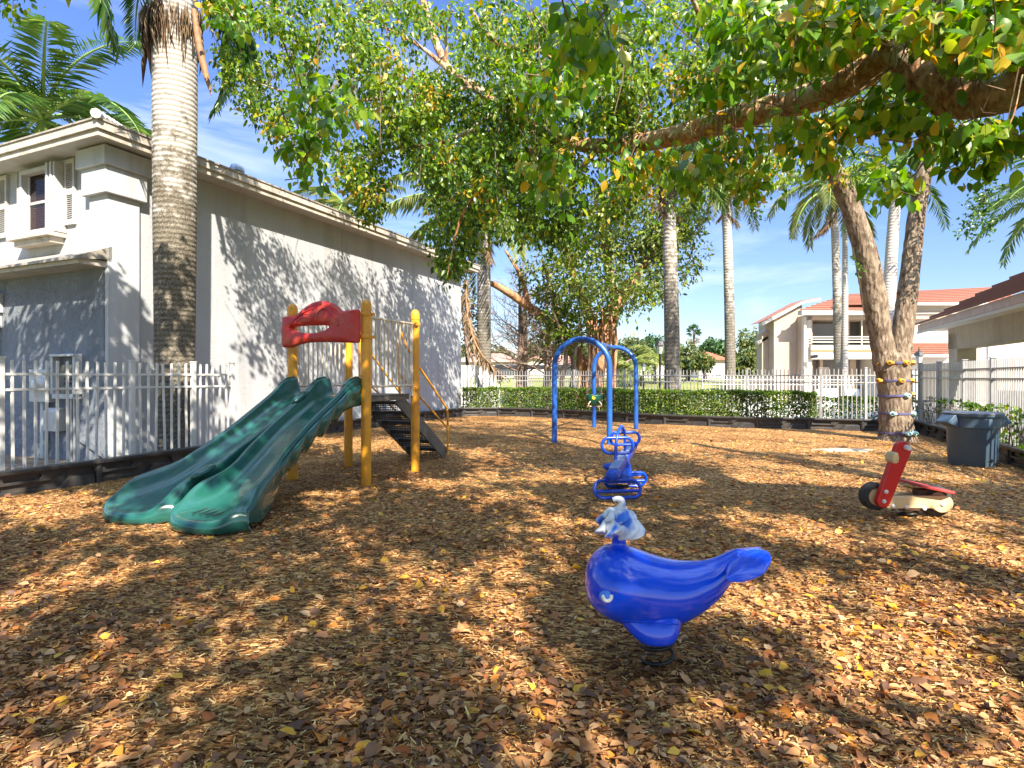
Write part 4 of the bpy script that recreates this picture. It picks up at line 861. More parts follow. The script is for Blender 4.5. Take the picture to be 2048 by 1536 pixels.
b = MB(); cb(b, 1688, 1694, 590, 634, 32.7, .5); b.build('chimney', M['condo_white'], condo)
b = MB(); c = P(1622, 714, 33.2); b.tube([c, c+Vector((.25, -.25, .05))], .1, 10); b.build('flood_lamp', M['lamp_black'], condo)

# ------------------------------------------------------------------ pavilion at the right edge
pav = thing('pavilion', 'open stucco pavilion with red tiled roof behind the slatted fence', 'pavilion', (14.2, 17.5, 0))
pe0, pe1 = Vector((14.0, 19.8, 3.0)), Vector((10.2, 10.8, 3.0)); pd = (pe1-pe0).normalized(); pn_ = Vector((-pd.y, pd.x, 0)); pn_ = pn_ if pn_.x > 0 else -pn_
b = MB(); b.bar(pe0+UZ*.06, pe1+UZ*.06, .06, .22); b.bar(pe0+UZ*.06, pe0+pn_*7+UZ*.06, .06, .22); b.build('fascia', M['pav_fascia'], pav, bevel=.01)
b = MB(); b.bar(pe0-UZ*.10-pn_*.035, pe1-UZ*.10-pn_*.035, .03, .08); b.build('drip_edge', M['condo_white'], pav)
b = MB(); q = [pe0-UZ*.04, pe1-UZ*.04, pe1+pn_*7-UZ*.04, pe0+pn_*7-UZ*.04]; b.add(q, [(0, 1, 2, 3)]); b.build('soffit', M['pav_wall'], pav)
b = MB(); tiled(b, pe0+UZ*.17-pn_*.08-pd*.08, pe1+UZ*.17-pn_*.08, pe1+pn_*4+UZ*2.3, pe0+pn_*3.5+pd*3.5+UZ*2.3, 11); b.build('roof', [M['terracotta'], M['tile_edge_shade']], pav)
cp_ = pe0+pd*1.2+pn_*.9
for k in (0, 6.2):
    b = MB(); c = cp_+pd*k; b.box(c+UZ*(1.4-c.z), (.5, .9, 2.8), Matrix((pn_, pd, UZ)).transposed()); b.build('column', M['pav_stucco'], pav, bevel=.02)
b = MB(); b.box(cp_+pd*3.6+UZ*(2.62-3.0), (.5, 8.2, .70), Matrix((pn_, pd, UZ)).transposed()); b.build('beam', M['pav_stucco'], pav, bevel=.02)
c = cp_+pn_*4.5
b = MB(); b.box(Vector((cp_.x, cp_.y, 1.42))-pd*3.2+pn_*5.6, (8, .2, 2.84), Matrix((pn_, pd, UZ)).transposed()); b.build('rear_wall', M['pav_wall'], pav)

# ------------------------------------------------------------------ distant houses and cars
lw_ = MB(); rows = []
for i in range(24):
    y = 23.5+i*2.2; z = -.07+1.3*sm((y-24)/36); rows.append([(lerp(-.9*y, .40*y, k/30), y, z+.05*math.sin(k*1.3+i)*sm((y-26)/10)) for k in range(31)])
lw_.grid(rows); kind(lw_.build('lawn', M['lawn'], smooth=80), 'structure')
def far_house(name, label, px0, px1, yeave, yridge, Z, wm, rm, gable=False, ybase=757, wins=()):
    t = thing(name, label, 'house', P((px0+px1)/2, ybase, Z)); b = MB(); cb(b, px0, px1, yeave, ybase, Z, 8); b.build('wall', wm, t)
    b = MB(); a, c = P(px0-3, yeave, Z-.4), P(px1+3, yeave, Z-.4); h = (yeave-yridge)*Z/F
    if gable:
        m_ = (a+c)/2+UZ*h; b.add([a, m_, c, a+Vector((0, 8.8, 0)), m_+Vector((0, 8.8, 0)), c+Vector((0, 8.8, 0)), a+UZ*.25, m_+UZ*.25, c+UZ*.25, a+Vector((0, 8.8, .25)), m_+Vector((0, 8.8, .25)), c+Vector((0, 8.8, .25))], [(6, 7, 10, 9), (7, 8, 11, 10), (0, 1, 7, 6), (1, 2, 8, 7), (0, 3, 4, 1), (1, 4, 5, 2)])
        g = MB(); g.prism([((px0-1024)*Z/F, a.z), ((px1-1024)*Z/F, a.z), ((px0+px1-2048)/2*Z/F, a.z+h*.93)], (0, Z+.02, 0), (1, 0, 0), (0, 0, 1), -7.9); g.build('gable', wm, t)
    else:
        i = min(3.2, (c.x-a.x)*.3); tp_ = [a+Vector((i, 4.4, h)), c+Vector((-i, 4.4, h))]; b.add([a, c, c+Vector((0, 8.8, 0)), a+Vector((0, 8.8, 0))]+tp_, [(0, 1, 5, 4), (1, 2, 5), (2, 3, 4, 5), (3, 0, 4), (0, 3, 2, 1)])
    b.build('roof', rm, t)
    for (x0, x1, y0, y1) in wins:
        b = MB(); cb(b, x0, x1, y0, y1, Z-.06, .05); b.build('window', M['glass_dark'], t)
far_house('distant_house', 'low cream distant house left of the bare tree, pink roof', 905, 1042, 724, 704, 72, M['far_wall'], M['far_roof'], False, 757, ((1010, 1015, 732, 740), (985, 990, 732, 740)))
far_house('distant_house', 'cream gabled distant house with two small windows beyond the bare trees', 1045, 1092, 722, 716, 66, M['far_wall'], M['far_roof'], True, 757, ((1058, 1062, 731, 737), (1074, 1078, 731, 737)))
far_house('distant_house', 'cream distant house seen inside the front swing arch', 1094, 1180, 728, 706, 74, M['far_wall'], M['far_roof'], False, 757, ((1118, 1122, 733, 740), (1140, 1144, 733, 740)))
far_house('distant_house', 'white distant house behind the rear swing arch', 1196, 1262, 730, 716, 70, M['far_white'], M['far_roof'], False)
far_house('distant_house', 'white distant house with pinkish roof left of the thick palm trunk', 1270, 1345, 724, 711, 62, M['far_white'], M['far_roof'], False, 757, ((1308, 1314, 728, 733), (1330, 1334, 728, 734)))
far_house('distant_house', 'white distant house with bright orange roof beside the slim palm', 1398, 1462, 720, 700, 60, M['far_white'], M['far_roof_red'], False)
far_house('distant_house', 'long low distant garage with shaded openings behind the grey fence', 1352, 1428, 738, 733, 64, M['far_wall'], M['far_roof'], False, 757, ((1362, 1374, 742, 752), (1380, 1392, 742, 752), (1398, 1412, 742, 752)))
def car(px, py, Z, m_, label):
    c = P(px, py, Z); zb_ = -.07+1.3*sm((Z-24)/36); t = thing('parked_car', label, 'car', (c.x, Z, zb_)); o_ = Vector((c.x, Z, zb_))
    b = MB(); b.prism([(-2.1, .3), (2.1, .3), (2.15, .75), (1.5, .9), (.9, 1.4), (-1.1, 1.42), (-1.9, .95), (-2.15, .85)], o_, (1, 0, 0), (0, 0, 1), -1.7); b.build('body', m_, t, bevel=.08)
    b = MB(); b.prism([(-1.6, .92), (1.35, .92), (.85, 1.34), (-1.05, 1.36)], o_+Vector((0, -.02, 0)), (1, 0, 0), (0, 0, 1), -1.74); b.build('window', M['glass_dark'], t)
    for x in (-1.3, 1.3): b = MB(); b.lathe([(.33, -.1), (.33, .1)], 14, o_+Vector((x, .05, .33)), Matrix.Rotation(R(90), 3, 'X')); b.build('wheel', M['rubber'], t)
car(1016, 755, 56, M['car_dark'], 'dark parked car beyond the lawn left of the swing'); car(1072, 755, 57, M['car_white'], 'white parked car beyond the lawn left of the swing'); car(1140, 756, 56, M['car_dark'], 'dark parked car framed by the front swing arch')
# white pool chairs behind the hedge
def chair(px, Z, label):
    q = P(px, 790, Z); o_ = Vector((q.x, q.y, -.055)); t = thing('pool_chair', label, 'chair', o_, 'white chairs on the pool deck')
    b = MB(); b.box(o_+Vector((0, 0, .42)), (.5, .5, .04)); b.build('seat', M['white_gel'], t); b = MB(); b.box(o_+Vector((0, .25, .72)), (.5, .04, .6), Matrix.Rotation(-.2, 3, 'X')); b.build('backrest', M['white_gel'], t)
    for x in (-.22, .22):
        for y in (-.22, .22): b = MB(); b.bar(o_+Vector((x, y, 0)), o_+Vector((x, y, .41)), .04, .04); b.build('leg', M['white_gel'], t)
        b = MB(); b.bar(o_+Vector((x*1.15, -.25, .62)), o_+Vector((x*1.15, .24, .62)), .05, .03); b.build('armrest', M['white_gel'], t)
chair(1655, 19.5, 'white pool chair nearest the slim double palm trunk'); chair(1668, 21.0, 'white pool chair just right of and behind another beside the double palm'); chair(1714, 19.8, 'lone white pool chair left of the climbing tree trunk')
# ------------------------------------------------------------------ leaf materials
GL = [(0, (.04, .085, .008)), (.3, (.085, .165, .014)), (.6, (.15, .25, .02)), (.85, (.23, .32, .03)), (1, (.34, .35, .04))]
M['leaf'] = leafmat('leaf_green', GL, .36, .45)
M['leaf_big'] = leafmat('leaf_broad_green', [(0, (.045, .13, .012)), (.4, (.10, .23, .018)), (.75, (.19, .32, .03)), (1, (.32, .36, .04))], .33, .5)
M['leaf_dark'] = leafmat('leaf_dark', [(0, (.022, .058, .008)), (.5, (.05, .115, .013)), (1, (.10, .19, .02))], .3, .35)
M['leaf_yellow'] = leafmat('leaf_yellow', [(0, (.30, .26, .03)), (.5, (.48, .36, .03)), (1, (.52, .26, .02))], .45, .4)
M['leaf_olive'] = leafmat('leaf_olive', [(0, (.05, .08, .015)), (.5, (.11, .14, .028)), (1, (.21, .21, .05))], .5, .3)
M['leaf_far'] = leafmat('leaf_far', [(0, (.05, .08, .02)), (.5, (.12, .14, .04)), (1, (.22, .2, .07))], .6, .25)
M['leaf_fardark'] = leafmat('leaf_far_dark', [(0, (.02, .06, .02)), (.5, (.04, .10, .025)), (1, (.08, .14, .04))], .6, .2)
M['frond'] = leafmat('palm_leaflet', [(0, (.03, .09, .015)), (.5, (.07, .16, .025)), (1, (.16, .22, .04))], .35, .3)
M['frond_pale'] = leafmat('palm_leaflet_pale', [(0, (.09, .15, .03)), (.5, (.19, .24, .06)), (1, (.32, .30, .09))], .4, .35)
M['frond_dead'] = leafmat('dead_leaflet', [(0, (.12, .07, .035)), (.5, (.24, .16, .085)), (1, (.38, .29, .18))], .8, .15)
M['crownshaft'] = mat('crownshaft_green', (.16, .26, .05), .35, (.24, .3, .07), 3)
M['sheath'] = mat('dry_sheath', (.33, .17, .08), .7, (.20, .10, .05), 8, .3, 40)
M['bark_limb'] = barkmat('limb_bark', (.14, .06, .028), (.38, .20, .10), (.62, .42, .26), 8, .7, .5, (.46, .41, .28))
M['bark'] = barkmat('tree_bark', (.06, .035, .022), (.20, .13, .085), (.36, .27, .19), 7, 1.0, .2, (.36, .27, .18))
M['bark_trunk'] = barkmat('trunk_bark', (.045, .032, .022), (.19, .135, .092), (.38, .30, .225), 6, 1.0, .3, (.27, .21, .145))
M['bark_red'] = barkmat('ficus_bark', (.16, .065, .03), (.40, .20, .10), (.58, .36, .22), 2.5, .8, .2)
M['bark_grey'] = barkmat('bare_bark', (.10, .065, .05), (.22, .15, .12), (.32, .24, .19), 3, .5, .2)
M['palm_near'] = palmtrunkmat('near_palm_trunk', (.40, .37, .335), (.27, .24, .205), (.16, .138, .105), 3.2, 7.2, 12)
M['palm_far'] = palmtrunkmat('far_palm_trunk', (.42, .38, .33), (.30, .26, .22), (.18, .16, .125), 2.0, 10.0, 8)
M['palm_white'] = palmtrunkmat('pale_palm_trunk', (.44, .41, .37), (.32, .27, .23), (.22, .19, .16), -3, 1.0, 8)

LEAF3_V = np.array([(0, 0, 0)]+[(x, y, z) for y, w_, c in ((.14, .19, -.0), (.32, .30, .0), (.52, .29, -.02), (.72, .2, -.06), (.88, .09, -.1)) for x, z in ((-w_, .22*w_+c), (0, c-.012), (w_, .22*w_+c))]+[(0, 1, -.15)], float)
LEAF3_F = [(0, 2, 1), (0, 3, 2)]+[f for r_ in range(4) for f in ((1+3*r_, 2+3*r_, 5+3*r_, 4+3*r_), (2+3*r_, 3+3*r_, 6+3*r_, 5+3*r_))]+[(13, 14, 16), (14, 15, 16)]
def rnd(n): return RNG.normal(size=(n, 3))
def clump_leaves(C, n, rad, size, droop=.8, wid=.55, flat=.55, face=(0, -.25, .7)):
    """n leaves hanging round every clump centre"""
    N = len(C)*n; g = rnd(N); pos = np.repeat(C, n, 0)+g*rad*np.array([1, 1, .85])/1.6
    tip = rnd(N)*.55+unit(g)*.45+np.array([0, 0, -droop]); nrm = rnd(N)*flat+np.array(face)
    ln = size*RNG.uniform(.6, 1.25, N); return pos, tip, nrm, ln, np.full(N, wid)
# ------------------------------------------------------------------ overhanging tree A and climbing tree B
HB2 = 1/math.tan(SUN_EL)
def ground_hit(C): return np.stack([C[:, 0]-SUNH.x*C[:, 2]*HB2, C[:, 1]-SUNH.y*C[:, 2]*HB2], 1)
treeA = thing('overhanging_tree', 'large broadleaf tree whose thick mossy limb and leafy crown hang over the playground', 'tree', (7.2, 3.0, 0))
def ptube(mb, pts, seg=10, wob=0, n=6):
    """pts: (px, py, Z, radius)"""
    W_ = [tuple(P(x, y, Z))+(r,) for x, y, Z, r in pts]; c = catmull(W_, n); mb.tube([Vector(q[:3]) for q in c], [max(.004, q[3]*(1+wob*(random.random()-.5))) for q in c], seg)
LIMB = [(2330, 300, 3.6, .25), (2200, 70, 4.3, .235), (2110, 120, 4.7, .2), (2040, 172, 4.95, .175), (1975, 196, 5.1, .165), (1905, 196, 5.3, .17), (1855, 160, 5.45, .17), (1815, 118, 5.55, .165), (1775, 112, 5.7, .155), (1720, 150, 5.95, .15), (1640, 190, 6.25, .155), (1560, 212, 6.6, .15), (1480, 234, 6.95, .15), (1390, 262, 7.35, .14), (1290, 284, 7.8, .125), (1200, 292, 8.2, .11), (1120, 284, 8.6, .095)]
b = MB(); ptube(b, LIMB, 16, .10)
limb = b
trunkA = MB(); trunkA.tube([(7.2, 3.0, -.1), (7.15, 3.0, .4), (7.0, 3.05, 1.4), (6.6, 3.1, 2.4), (5.6, 3.45, 3.2), (4.25, 3.75, 3.4)], [.48, .40, .36, .34, .30, .25], 16)
trunkA.tube([(7.0, 3.05, 1.4), (7.4, 2.2, 3.2), (7.2, 1.0, 5.2), (6.6, -.6, 6.6)], [.30, .26, .2, .1], 12)
trunkA.tube([(6.6, 3.1, 2.4), (6.9, 4.0, 4.6), (6.4, 5.2, 6.4)], [.28, .2, .1], 12)
trunkA.build('trunk', M['bark'], treeA, smooth=80)
limb.build('limb', M['bark_limb'], treeA, smooth=80)
TWC = [c for k in 'mdbyf' for c in by[k]] if False else None
b = MB()
for pts in ([(1120, 284, 8.6, .09), (1060, 252, 8.9, .08), (1005, 216, 9.2, .075), (950, 175, 9.5, .075), (905, 148, 9.8, .075), (880, 105, 10.1, .07), (858, 45, 10.4, .065), (838, -30, 10.8, .055)],
            [(905, 148, 9.8, .05), (850, 100, 9.9, .032), (780, 60, 10, .025), (700, 40, 10, .02), (620, 60, 10, .014)],
            [(890, 130, 9.9, .04), (893, 90, 9.8, .032), (890, 60, 9.6, .028), (905, 20, 9.4, .02)],
            [(950, 175, 9.5, .045), (850, 190, 9.3, .03), (720, 200, 9.2, .022), (600, 190, 9.2, .014), (500, 160, 9.3, .01), (420, 120, 9.4, .006)],
            [(1005, 216, 9.2, .04), (900, 280, 9.2, .028), (780, 300, 9.2, .018), (700, 330, 9.2, .010), (640, 380, 9.2, .006)],
            [(1290, 284, 7.8, .05), (1180, 180, 8.2, .04), (1080, 100, 8.5, .045), (1000, 90, 8.6, .05), (940, 20, 8.8, .03)],
            [(1480, 234, 6.95, .05), (1440, 130, 6.6, .035), (1390, 10, 6.2, .028), (1360, -60, 6, .02)],
            [(1510, 220, 6.8, .06), (1500, 110, 7.4, .07), (1490, 20, 8, .07), (1480, -60, 8.4, .06)],
            [(1120, 284, 8.6, .06), (1010, 330, 8.9, .04), (930, 420, 9.2, .025), (905, 500, 9.3, .014), (895, 550, 9.3, .006)],
            [(1200, 292, 8.2, .05), (1150, 360, 8.4, .03), (1140, 440, 8.5, .015), (1120, 490, 8.5, .006)],
            [(1775, 112, 5.7, .05), (1750, 40, 5.4, .03), (1700, -40, 5.2, .02)], [(2040, 172, 4.95, .05), (2010, 80, 4.7, .03), (1960, -30, 4.5, .02)],
            [(2045, 150, 4.6, .008), (2030, 220, 4.55, .006), (2010, 270, 4.5, .004)], [(1905, 205, 5.2, .01), (1900, 250, 5.2, .007), (1890, 300, 5.2, .004)]):
    ptube(b, pts, 8, .12)
b.build('branch', M['bark_limb'], treeA, smooth=80)
# leafy masses of the crown seen in the picture: (px, py, rx, ry, Z near, Z far, clumps, leaves, leaf size, kind)
E = [(455, 140, 42, 50, 8.8, 9.8, 12, 'm'), (470, 15, 60, 40, 7.5, 9.5, 12, 'b'), (520, 200, 55, 60, 8.8, 10, 22, 'm'), (590, 250, 45, 80, 8.5, 10, 24, 'm'), (560, 120, 60, 70, 8.5, 10, 22, 'm'),
     (620, 40, 110, 60, 8, 10.5, 44, 'm'), (690, 130, 110, 80, 8, 10.5, 60, 'm'), (640, 190, 70, 60, 5.8, 7.2, 13, 'b'), (610, 300, 40, 50, 6, 7, 8, 'b'), (700, 300, 70, 60, 8.5, 10, 36, 'm'), (735, 375, 50, 62, 8.8, 10, 26, 'm'), (740, 420, 14, 48, 9, 9.8, 7, 'm'),
     (800, 60, 110, 70, 8, 11, 56, 'm'), (830, 190, 100, 80, 8, 10.5, 62, 'm'), (900, 270, 100, 80, 8, 10.5, 40, 'd'), (900, 290, 90, 70, 12.5, 15, 26, 'f'), (930, 380, 75, 70, 8.3, 10, 14, 'd'), (930, 385, 72, 66, 13, 16, 34, 'f'), (912, 470, 42, 58, 13.5, 16, 24, 'f'), (905, 530, 20, 32, 14, 15.5, 8, 'f'), (850, 330, 40, 50, 12, 14, 8, 'f'),
     (1000, 60, 120, 70, 7.5, 11, 60, 'm'), (1010, 180, 110, 80, 7.5, 10.5, 66, 'm'), (1040, 320, 100, 80, 7.5, 10, 40, 'd'), (1010, 330, 80, 80, 12.5, 16, 24, 'f'), (1020, 420, 50, 55, 13, 15.5, 14, 'f'), (1090, 420, 70, 62, 7.8, 9.5, 36, 'd'), (1140, 470, 36, 50, 8, 9.2, 13, 'm'),
     (1200, 60, 120, 70, 6.5, 10.5, 60, 'm'), (1180, 180, 110, 70, 6.8, 10, 60, 'm'), (1200, 360, 90, 70, 7, 9, 40, 'm'), (1230, 250, 80, 45, 7.0, 9, 30, 'd'), (1170, 60, 50, 60, 4.3, 5.2, 10, 'b'), (1120, 170, 60, 50, 5.6, 6.8, 12, 'b'), (1110, 360, 40, 60, 6, 7, 9, 'b'),
     (1340, 60, 110, 70, 6.5, 10.5, 52, 'm'), (1330, 180, 100, 60, 6.5, 9.5, 44, 'm'), (1290, 330, 60, 45, 6.4, 8, 14, 'y'), (1330, 370, 90, 60, 9, 11, 26, 'm'), (1450, 80, 80, 70, 6, 9.5, 26, 'm'), (1430, 180, 70, 45, 6, 8.5, 22, 'm'),
     (1530, 170, 70, 60, 4.8, 6.2, 14, 'b'), (1580, 60, 90, 60, 4.6, 6.5, 20, 'b'), (1480, 40, 80, 50, 4.8, 6.5, 14, 'b'), (1680, 60, 100, 60, 4.4, 5.6, 26, 'y'), (1600, 245, 70, 34, 5.0, 6.2, 9, 'y'), (1690, 250, 70, 34, 5, 6, 8, 'y'), (1800, 50, 100, 60, 4.2, 5.4, 26, 'b'),
     (1900, 60, 90, 60, 4.0, 5, 24, 'y'), (2000, 50, 90, 70, 3.8, 4.8, 22, 'b'), (1960, 120, 70, 40, 4.4, 5, 12, 'b'), (1700, 120, 60, 30, 5.5, 6, 10, 'b'), (1490, 230, 50, 40, 5.5, 6.5, 8, 'b'), (1440, 290, 50, 50, 6, 7, 10, 'y'), (1490, 350, 40, 45, 6, 7, 9, 'y'), (1400, 330, 40, 40, 6, 7, 7, 'b'),
     (1760, 205, 60, 45, 5.4, 6.4, 9, 'b'), (1830, 235, 50, 30, 5.2, 6, 7, 'b'), (1900, 265, 60, 26, 4.8, 5.4, 9, 'b'), (2000, 260, 55, 36, 4.4, 5, 9, 'b'), (1940, 290, 36, 22, 4.8, 5.2, 5, 'b'), (1780, 370, 26, 45, 6, 6.6, 6, 'b'), (1640, 310, 40, 34, 5.4, 6, 6, 'b'), (1975, 15, 90, 30, 4, 5, 10, 'b'), (1520, 30, 120, 60, 8, 10, 30, 'm'), (1640, 130, 70, 60, 7.5, 9.5, 22, 'm'), (1760, 90, 90, 60, 7, 9, 24, 'm'), (1900, 120, 90, 50, 6.5, 8, 18, 'm'), (25, 2, 30, 14, 6.5, 7, 3, 'm'), (700, 190, 90, 70, 10.5, 12.5, 20, 'm'), (820, 220, 90, 70, 11, 14, 28, 'm'), (900, 150, 110, 80, 11, 14.5, 30, 'd'), (960, 300, 60, 55, 10.5, 13, 16, 'd'), (1040, 200, 90, 70, 11, 15, 20, 'm'),
     (560, 10, 110, 30, 7.5, 9.5, 16, 'm'), (1050, 250, 120, 60, 8.2, 10, 46, 'd'), (780, 250, 60, 40, 8.5, 10, 14, 'm')]
by = {'m': [], 'd': [], 'b': [], 'y': [], 'f': []}
for (px, py, rx, ry, z0, z1, n, k) in E:
    n = int(n*({'m': .5, 'd': .8, 'f': .85}[k])) if k in 'mdf' else int(n*.9+.5)
    for _ in range(n):
        a = RNG.uniform(0, 2*PI); r = math.sqrt(RNG.uniform(0, 1)); by[k].append(tuple(P(px+rx*r*math.cos(a), py+ry*r*math.sin(a), RNG.uniform(z0, z1))))
sets = []
def addset(C, n, rad, size, mixes, **kw):
    pos, tip, nrm, ln, wd = clump_leaves(np.array(C), n, rad, size, **kw); p = np.array(mixes, float); mi = RNG.choice(len(p), size=len(pos), p=p/p.sum())
    # whole clumps turn yellow together
    yc = RNG.random(len(C)) < kw.get('yc', .035) if False else RNG.random(len(C)) < .035
    mi = np.where(np.repeat(yc, n) & (RNG.random(len(pos)) < .7), 3, mi); sets.append((pos, tip, nrm, ln, wd, mi))
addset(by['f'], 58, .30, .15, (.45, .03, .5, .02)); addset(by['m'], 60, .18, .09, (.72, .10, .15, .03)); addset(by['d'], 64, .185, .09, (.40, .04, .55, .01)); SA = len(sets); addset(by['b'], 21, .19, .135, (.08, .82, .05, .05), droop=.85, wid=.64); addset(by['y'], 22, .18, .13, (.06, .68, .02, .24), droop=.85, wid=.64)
mats_leaf = [M['leaf'], M['leaf_big'], M['leaf_dark'], M['leaf_yellow']]
# leaves clothing the top of the limb
C = []
for (x, y, Z) in [(1500+i*17, 215-abs(math.sin(i*.4))*30-(70 if 1700 < 1500+i*17 < 1850 else 0), 6.7-i*.055) for i in range(32)]: C.append(tuple(P(x, y-22, Z)+Vector((0, .05, .05))))
for i in range(44): C.append(tuple(P(1080+i*10, 270-i*1.0, 8.6-i*.035)+Vector((0, RNG.uniform(-.1, .3), RNG.uniform(0, .18)))))
addset(C, 20, .16, .085, (.5, .15, .33, .02))
# the unseen rest of the crown, over and behind the camera, shaped for dappled shade
NS = 9000; C = np.stack([RNG.uniform(-8.5, 12.5, NS), RNG.uniform(-9.5, 9.0, NS), RNG.uniform(5.0, 7.6, NS)], 1)
gh = ground_hit(C)
pat = .55*vnoise(gh[:, 0]*.85+3, gh[:, 1]*.5+7)+.45*vnoise(gh[:, 0]*2.1+11, gh[:, 1]*1.2+2)
keep = pat > .29
GAPS = [(440, 1190, 48, 34), (462, 1275, 38, 46), (270, 1140, 52, 26), (115, 1172, 50, 22), (790, 1140, 66, 36), (830, 1172, 52, 24), (640, 1218, 56, 26), (260, 1320, 60, 30), (240, 1490, 100, 60), (60, 1410, 100, 60), (985, 1150, 90, 60), (1010, 1225, 66, 50), (1040, 1300, 60, 60), (1080, 1375, 72, 60), (1115, 1450, 90, 64), (1220, 1520, 150, 50),  # openings cut in the unseen leaves so sun patches fall at these spots
  (1500, 1170, 80, 40), (1580, 1225, 100, 40), (1680, 1290, 110, 44), (1790, 1350, 110, 40), (1900, 1190, 130, 50), (1990, 1100, 150, 60), (1930, 1440, 90, 40), (1820, 1005, 120, 56), (1650, 1080, 130, 26), (1480, 1030, 110, 20), (1700, 960, 160, 16), (860, 965, 80, 13), (1000, 995, 100, 15), (620, 1052, 80, 16), (150, 1030, 150, 20), (620, 1115, 80, 18), (960, 905, 90, 10), (1100, 1040, 80, 16), (1240, 1060, 60, 20), (1345, 1180, 70, 40), (330, 1040, 90, 16), (700, 990, 70, 12), (1330, 960, 120, 14), (20, 1250, 60, 26), (560, 1400, 40, 24)]
for gx_, gy_, rx_, ry_ in GAPS:
    g_ = G(gx_, gy_); wx = .74*rx_*g_.y/F; wy = .74*abs(G(gx_, gy_-ry_).y-G(gx_, gy_+ry_).y)/2
    keep &= ((gh[:, 0]-g_.x)/(wx+.13))**2+((gh[:, 1]-g_.y)/(wy+.14))**2 > 1+.35*(RNG.random(NS)-.5)
Yc = np.maximum(C[:, 1], .01); py_ = HZ-(C[:, 2]-CH)*F/Yc; px_ = 1024+C[:, 0]*F/Yc
vis = (C[:, 1] > .5) & (py_ > -90) & (px_ > -150) & (px_ < 2200)
keep &= ~vis; keep &= ~((gh[:, 1] > 10.5) & (gh[:, 0] > -6.3) & (RNG.random(NS) < .93)); keep &= ~((gh[:, 1] > 7.3) & (gh[:, 0] > -.8) & (RNG.random(NS) < .85))
keep &= ~((gh[:, 0] < -6.3) & (gh[:, 1] > 13.0)); keep |= (gh[:, 0] < -6.8) & (gh[:, 1] > 9.0) & (gh[:, 1] < 12.9) & (pat > .22) & ~vis
addset(C[keep], 20, .20, .17, (.6, .2, .18, .02), droop=.4, flat=.5, wid=.6)
def clear_limb(S_):
    pos, tip, nrm, ln, wd, mi = S_; mp_ = pos+unit(tip)*ln[:, None]*.55; px = 1024+mp_[:, 0]*F/np.maximum(mp_[:, 1], .1); py = HZ-(mp_[:, 2]-CH)*F/np.maximum(mp_[:, 1], .1)
    lx = np.array([p[0] for p in LIMB])[::-1]; o_ = np.argsort(lx); lx = lx[o_]; ly = np.array([p[1] for p in LIMB])[::-1][o_]; lz = np.array([p[2] for p in LIMB])[::-1][o_]; lr = np.array([p[3] for p in LIMB])[::-1][o_]
    cy = np.interp(px, lx, ly); cz = np.interp(px, lx, lz); hr = np.interp(px, lx, lr)*F/cz; op = np.interp(px, [1150, 1350, 1450, 1750, 2100], [.4, .8, .93, .985, .985])
    bad = (pos[:, 1] > .5) & (pos[:, 1] < cz+.1) & (px > 1150) & (px < 2120) & (py > cy-hr*.8-13) & (py < cy+hr+20) & (RNG.random(len(px)) < op)
    k = ~bad; return pos[k], tip[k], nrm[k], ln[k], wd[k], np.broadcast_to(mi, (len(pos),))[k]
sets = [clear_limb(q) for q in sets]
b = MB()
for k_, st_ in (('b', 1), ('y', 1), ('m', 2), ('f', 2)):
    for c in by[k_][::st_]:
        c = Vector(c); e = c+Vector(tuple(RNG.normal(size=3)*.22))+UZ*RNG.uniform(.1, .4); m_ = (c+e)/2+Vector(tuple(RNG.normal(size=3)*.04)); b.tube([c-UZ*.12, c, m_, e], [.0025, .004, .006, .008], 4, cap=False)
kind(b.build('twigs', M['twig'], treeA), 'stuff')
scatter_mesh('broad_leaves', LEAF3_V, LEAF3_F, sets[SA:SA+2], mats_leaf, treeA); scatter_mesh('crown', LEAF_V, LEAF_F, sets[:SA]+sets[SA+2:], mats_leaf, treeA)
# thin hanging vine stems in the crown
for x0, y0, Z in ((760, 180, 8), (990, 330, 8), (1000, 300, 8.2), (1240, 120, 6.5), (1560, 60, 5.5), (1800, 60, 5), (850, 250, 8.5), (640, 100, 8), (1085, 150, 7)):
    b = MB(); ptube(b, [(x0, y0-60, Z, .008), (x0+random.uniform(-15, 15), y0+20, Z, .007), (x0+random.uniform(-30, 30), y0+110, Z, .005)], 5); b.build('vine_stem', M['twig'], treeA)

treeB = thing('climbing_tree', 'forked tree with rough brown trunk wrapped in climbing straps near the trash can', 'tree', (P(1792, 882, 12.7).x, 12.7, 0))
TBS = .93
b = MB(); TB = [(1795, 900, 12.7, .52), (1794, 880, 12.7, .40), (1793, 862, 12.7, .345), (1791, 830, 12.7, .325), (1789, 790, 12.7, .315), (1786, 750, 12.7, .325), (1786, 724, 12.7, .34), (1786, 706, 12.7, .29)]
ptube(b, TB, 22, .06)
ptube(b, [(1775, 738, 12.7, .27), (1768, 705, 12.69, .24), (1761, 670, 12.67, .225), (1755, 635, 12.65, .235), (1749, 600, 12.63, .245), (1742, 560, 12.6, .24), (1733, 515, 12.55, .235), (1718, 462, 12.5, .215), (1694, 395, 12.45, .2), (1668, 342, 12.4, .185), (1642, 300, 12.35, .18), (1615, 258, 12.3, .17), (1585, 200, 12.3, .15), (1550, 120, 12.2, .12), (1520, 30, 12, .09)], 18, .07)
ptube(b, [(1797, 738, 12.7, .25), (1801, 700, 12.72, .225), (1805, 665, 12.75, .21), (1811, 620, 12.78, .205), (1817, 570, 12.8, .2), (1824, 510, 12.85, .185), (1832, 440, 12.9, .175), (1843, 370, 12.95, .17), (1856, 310, 13, .165), (1872, 250, 13, .145), (1890, 170, 13, .12), (1900, 80, 13, .08)], 18, .07)
ptube(b, [(1642, 300, 12.35, .12), (1600, 262, 12.2, .1), (1560, 245, 12, .08), (1500, 200, 11.8, .05)], 10)
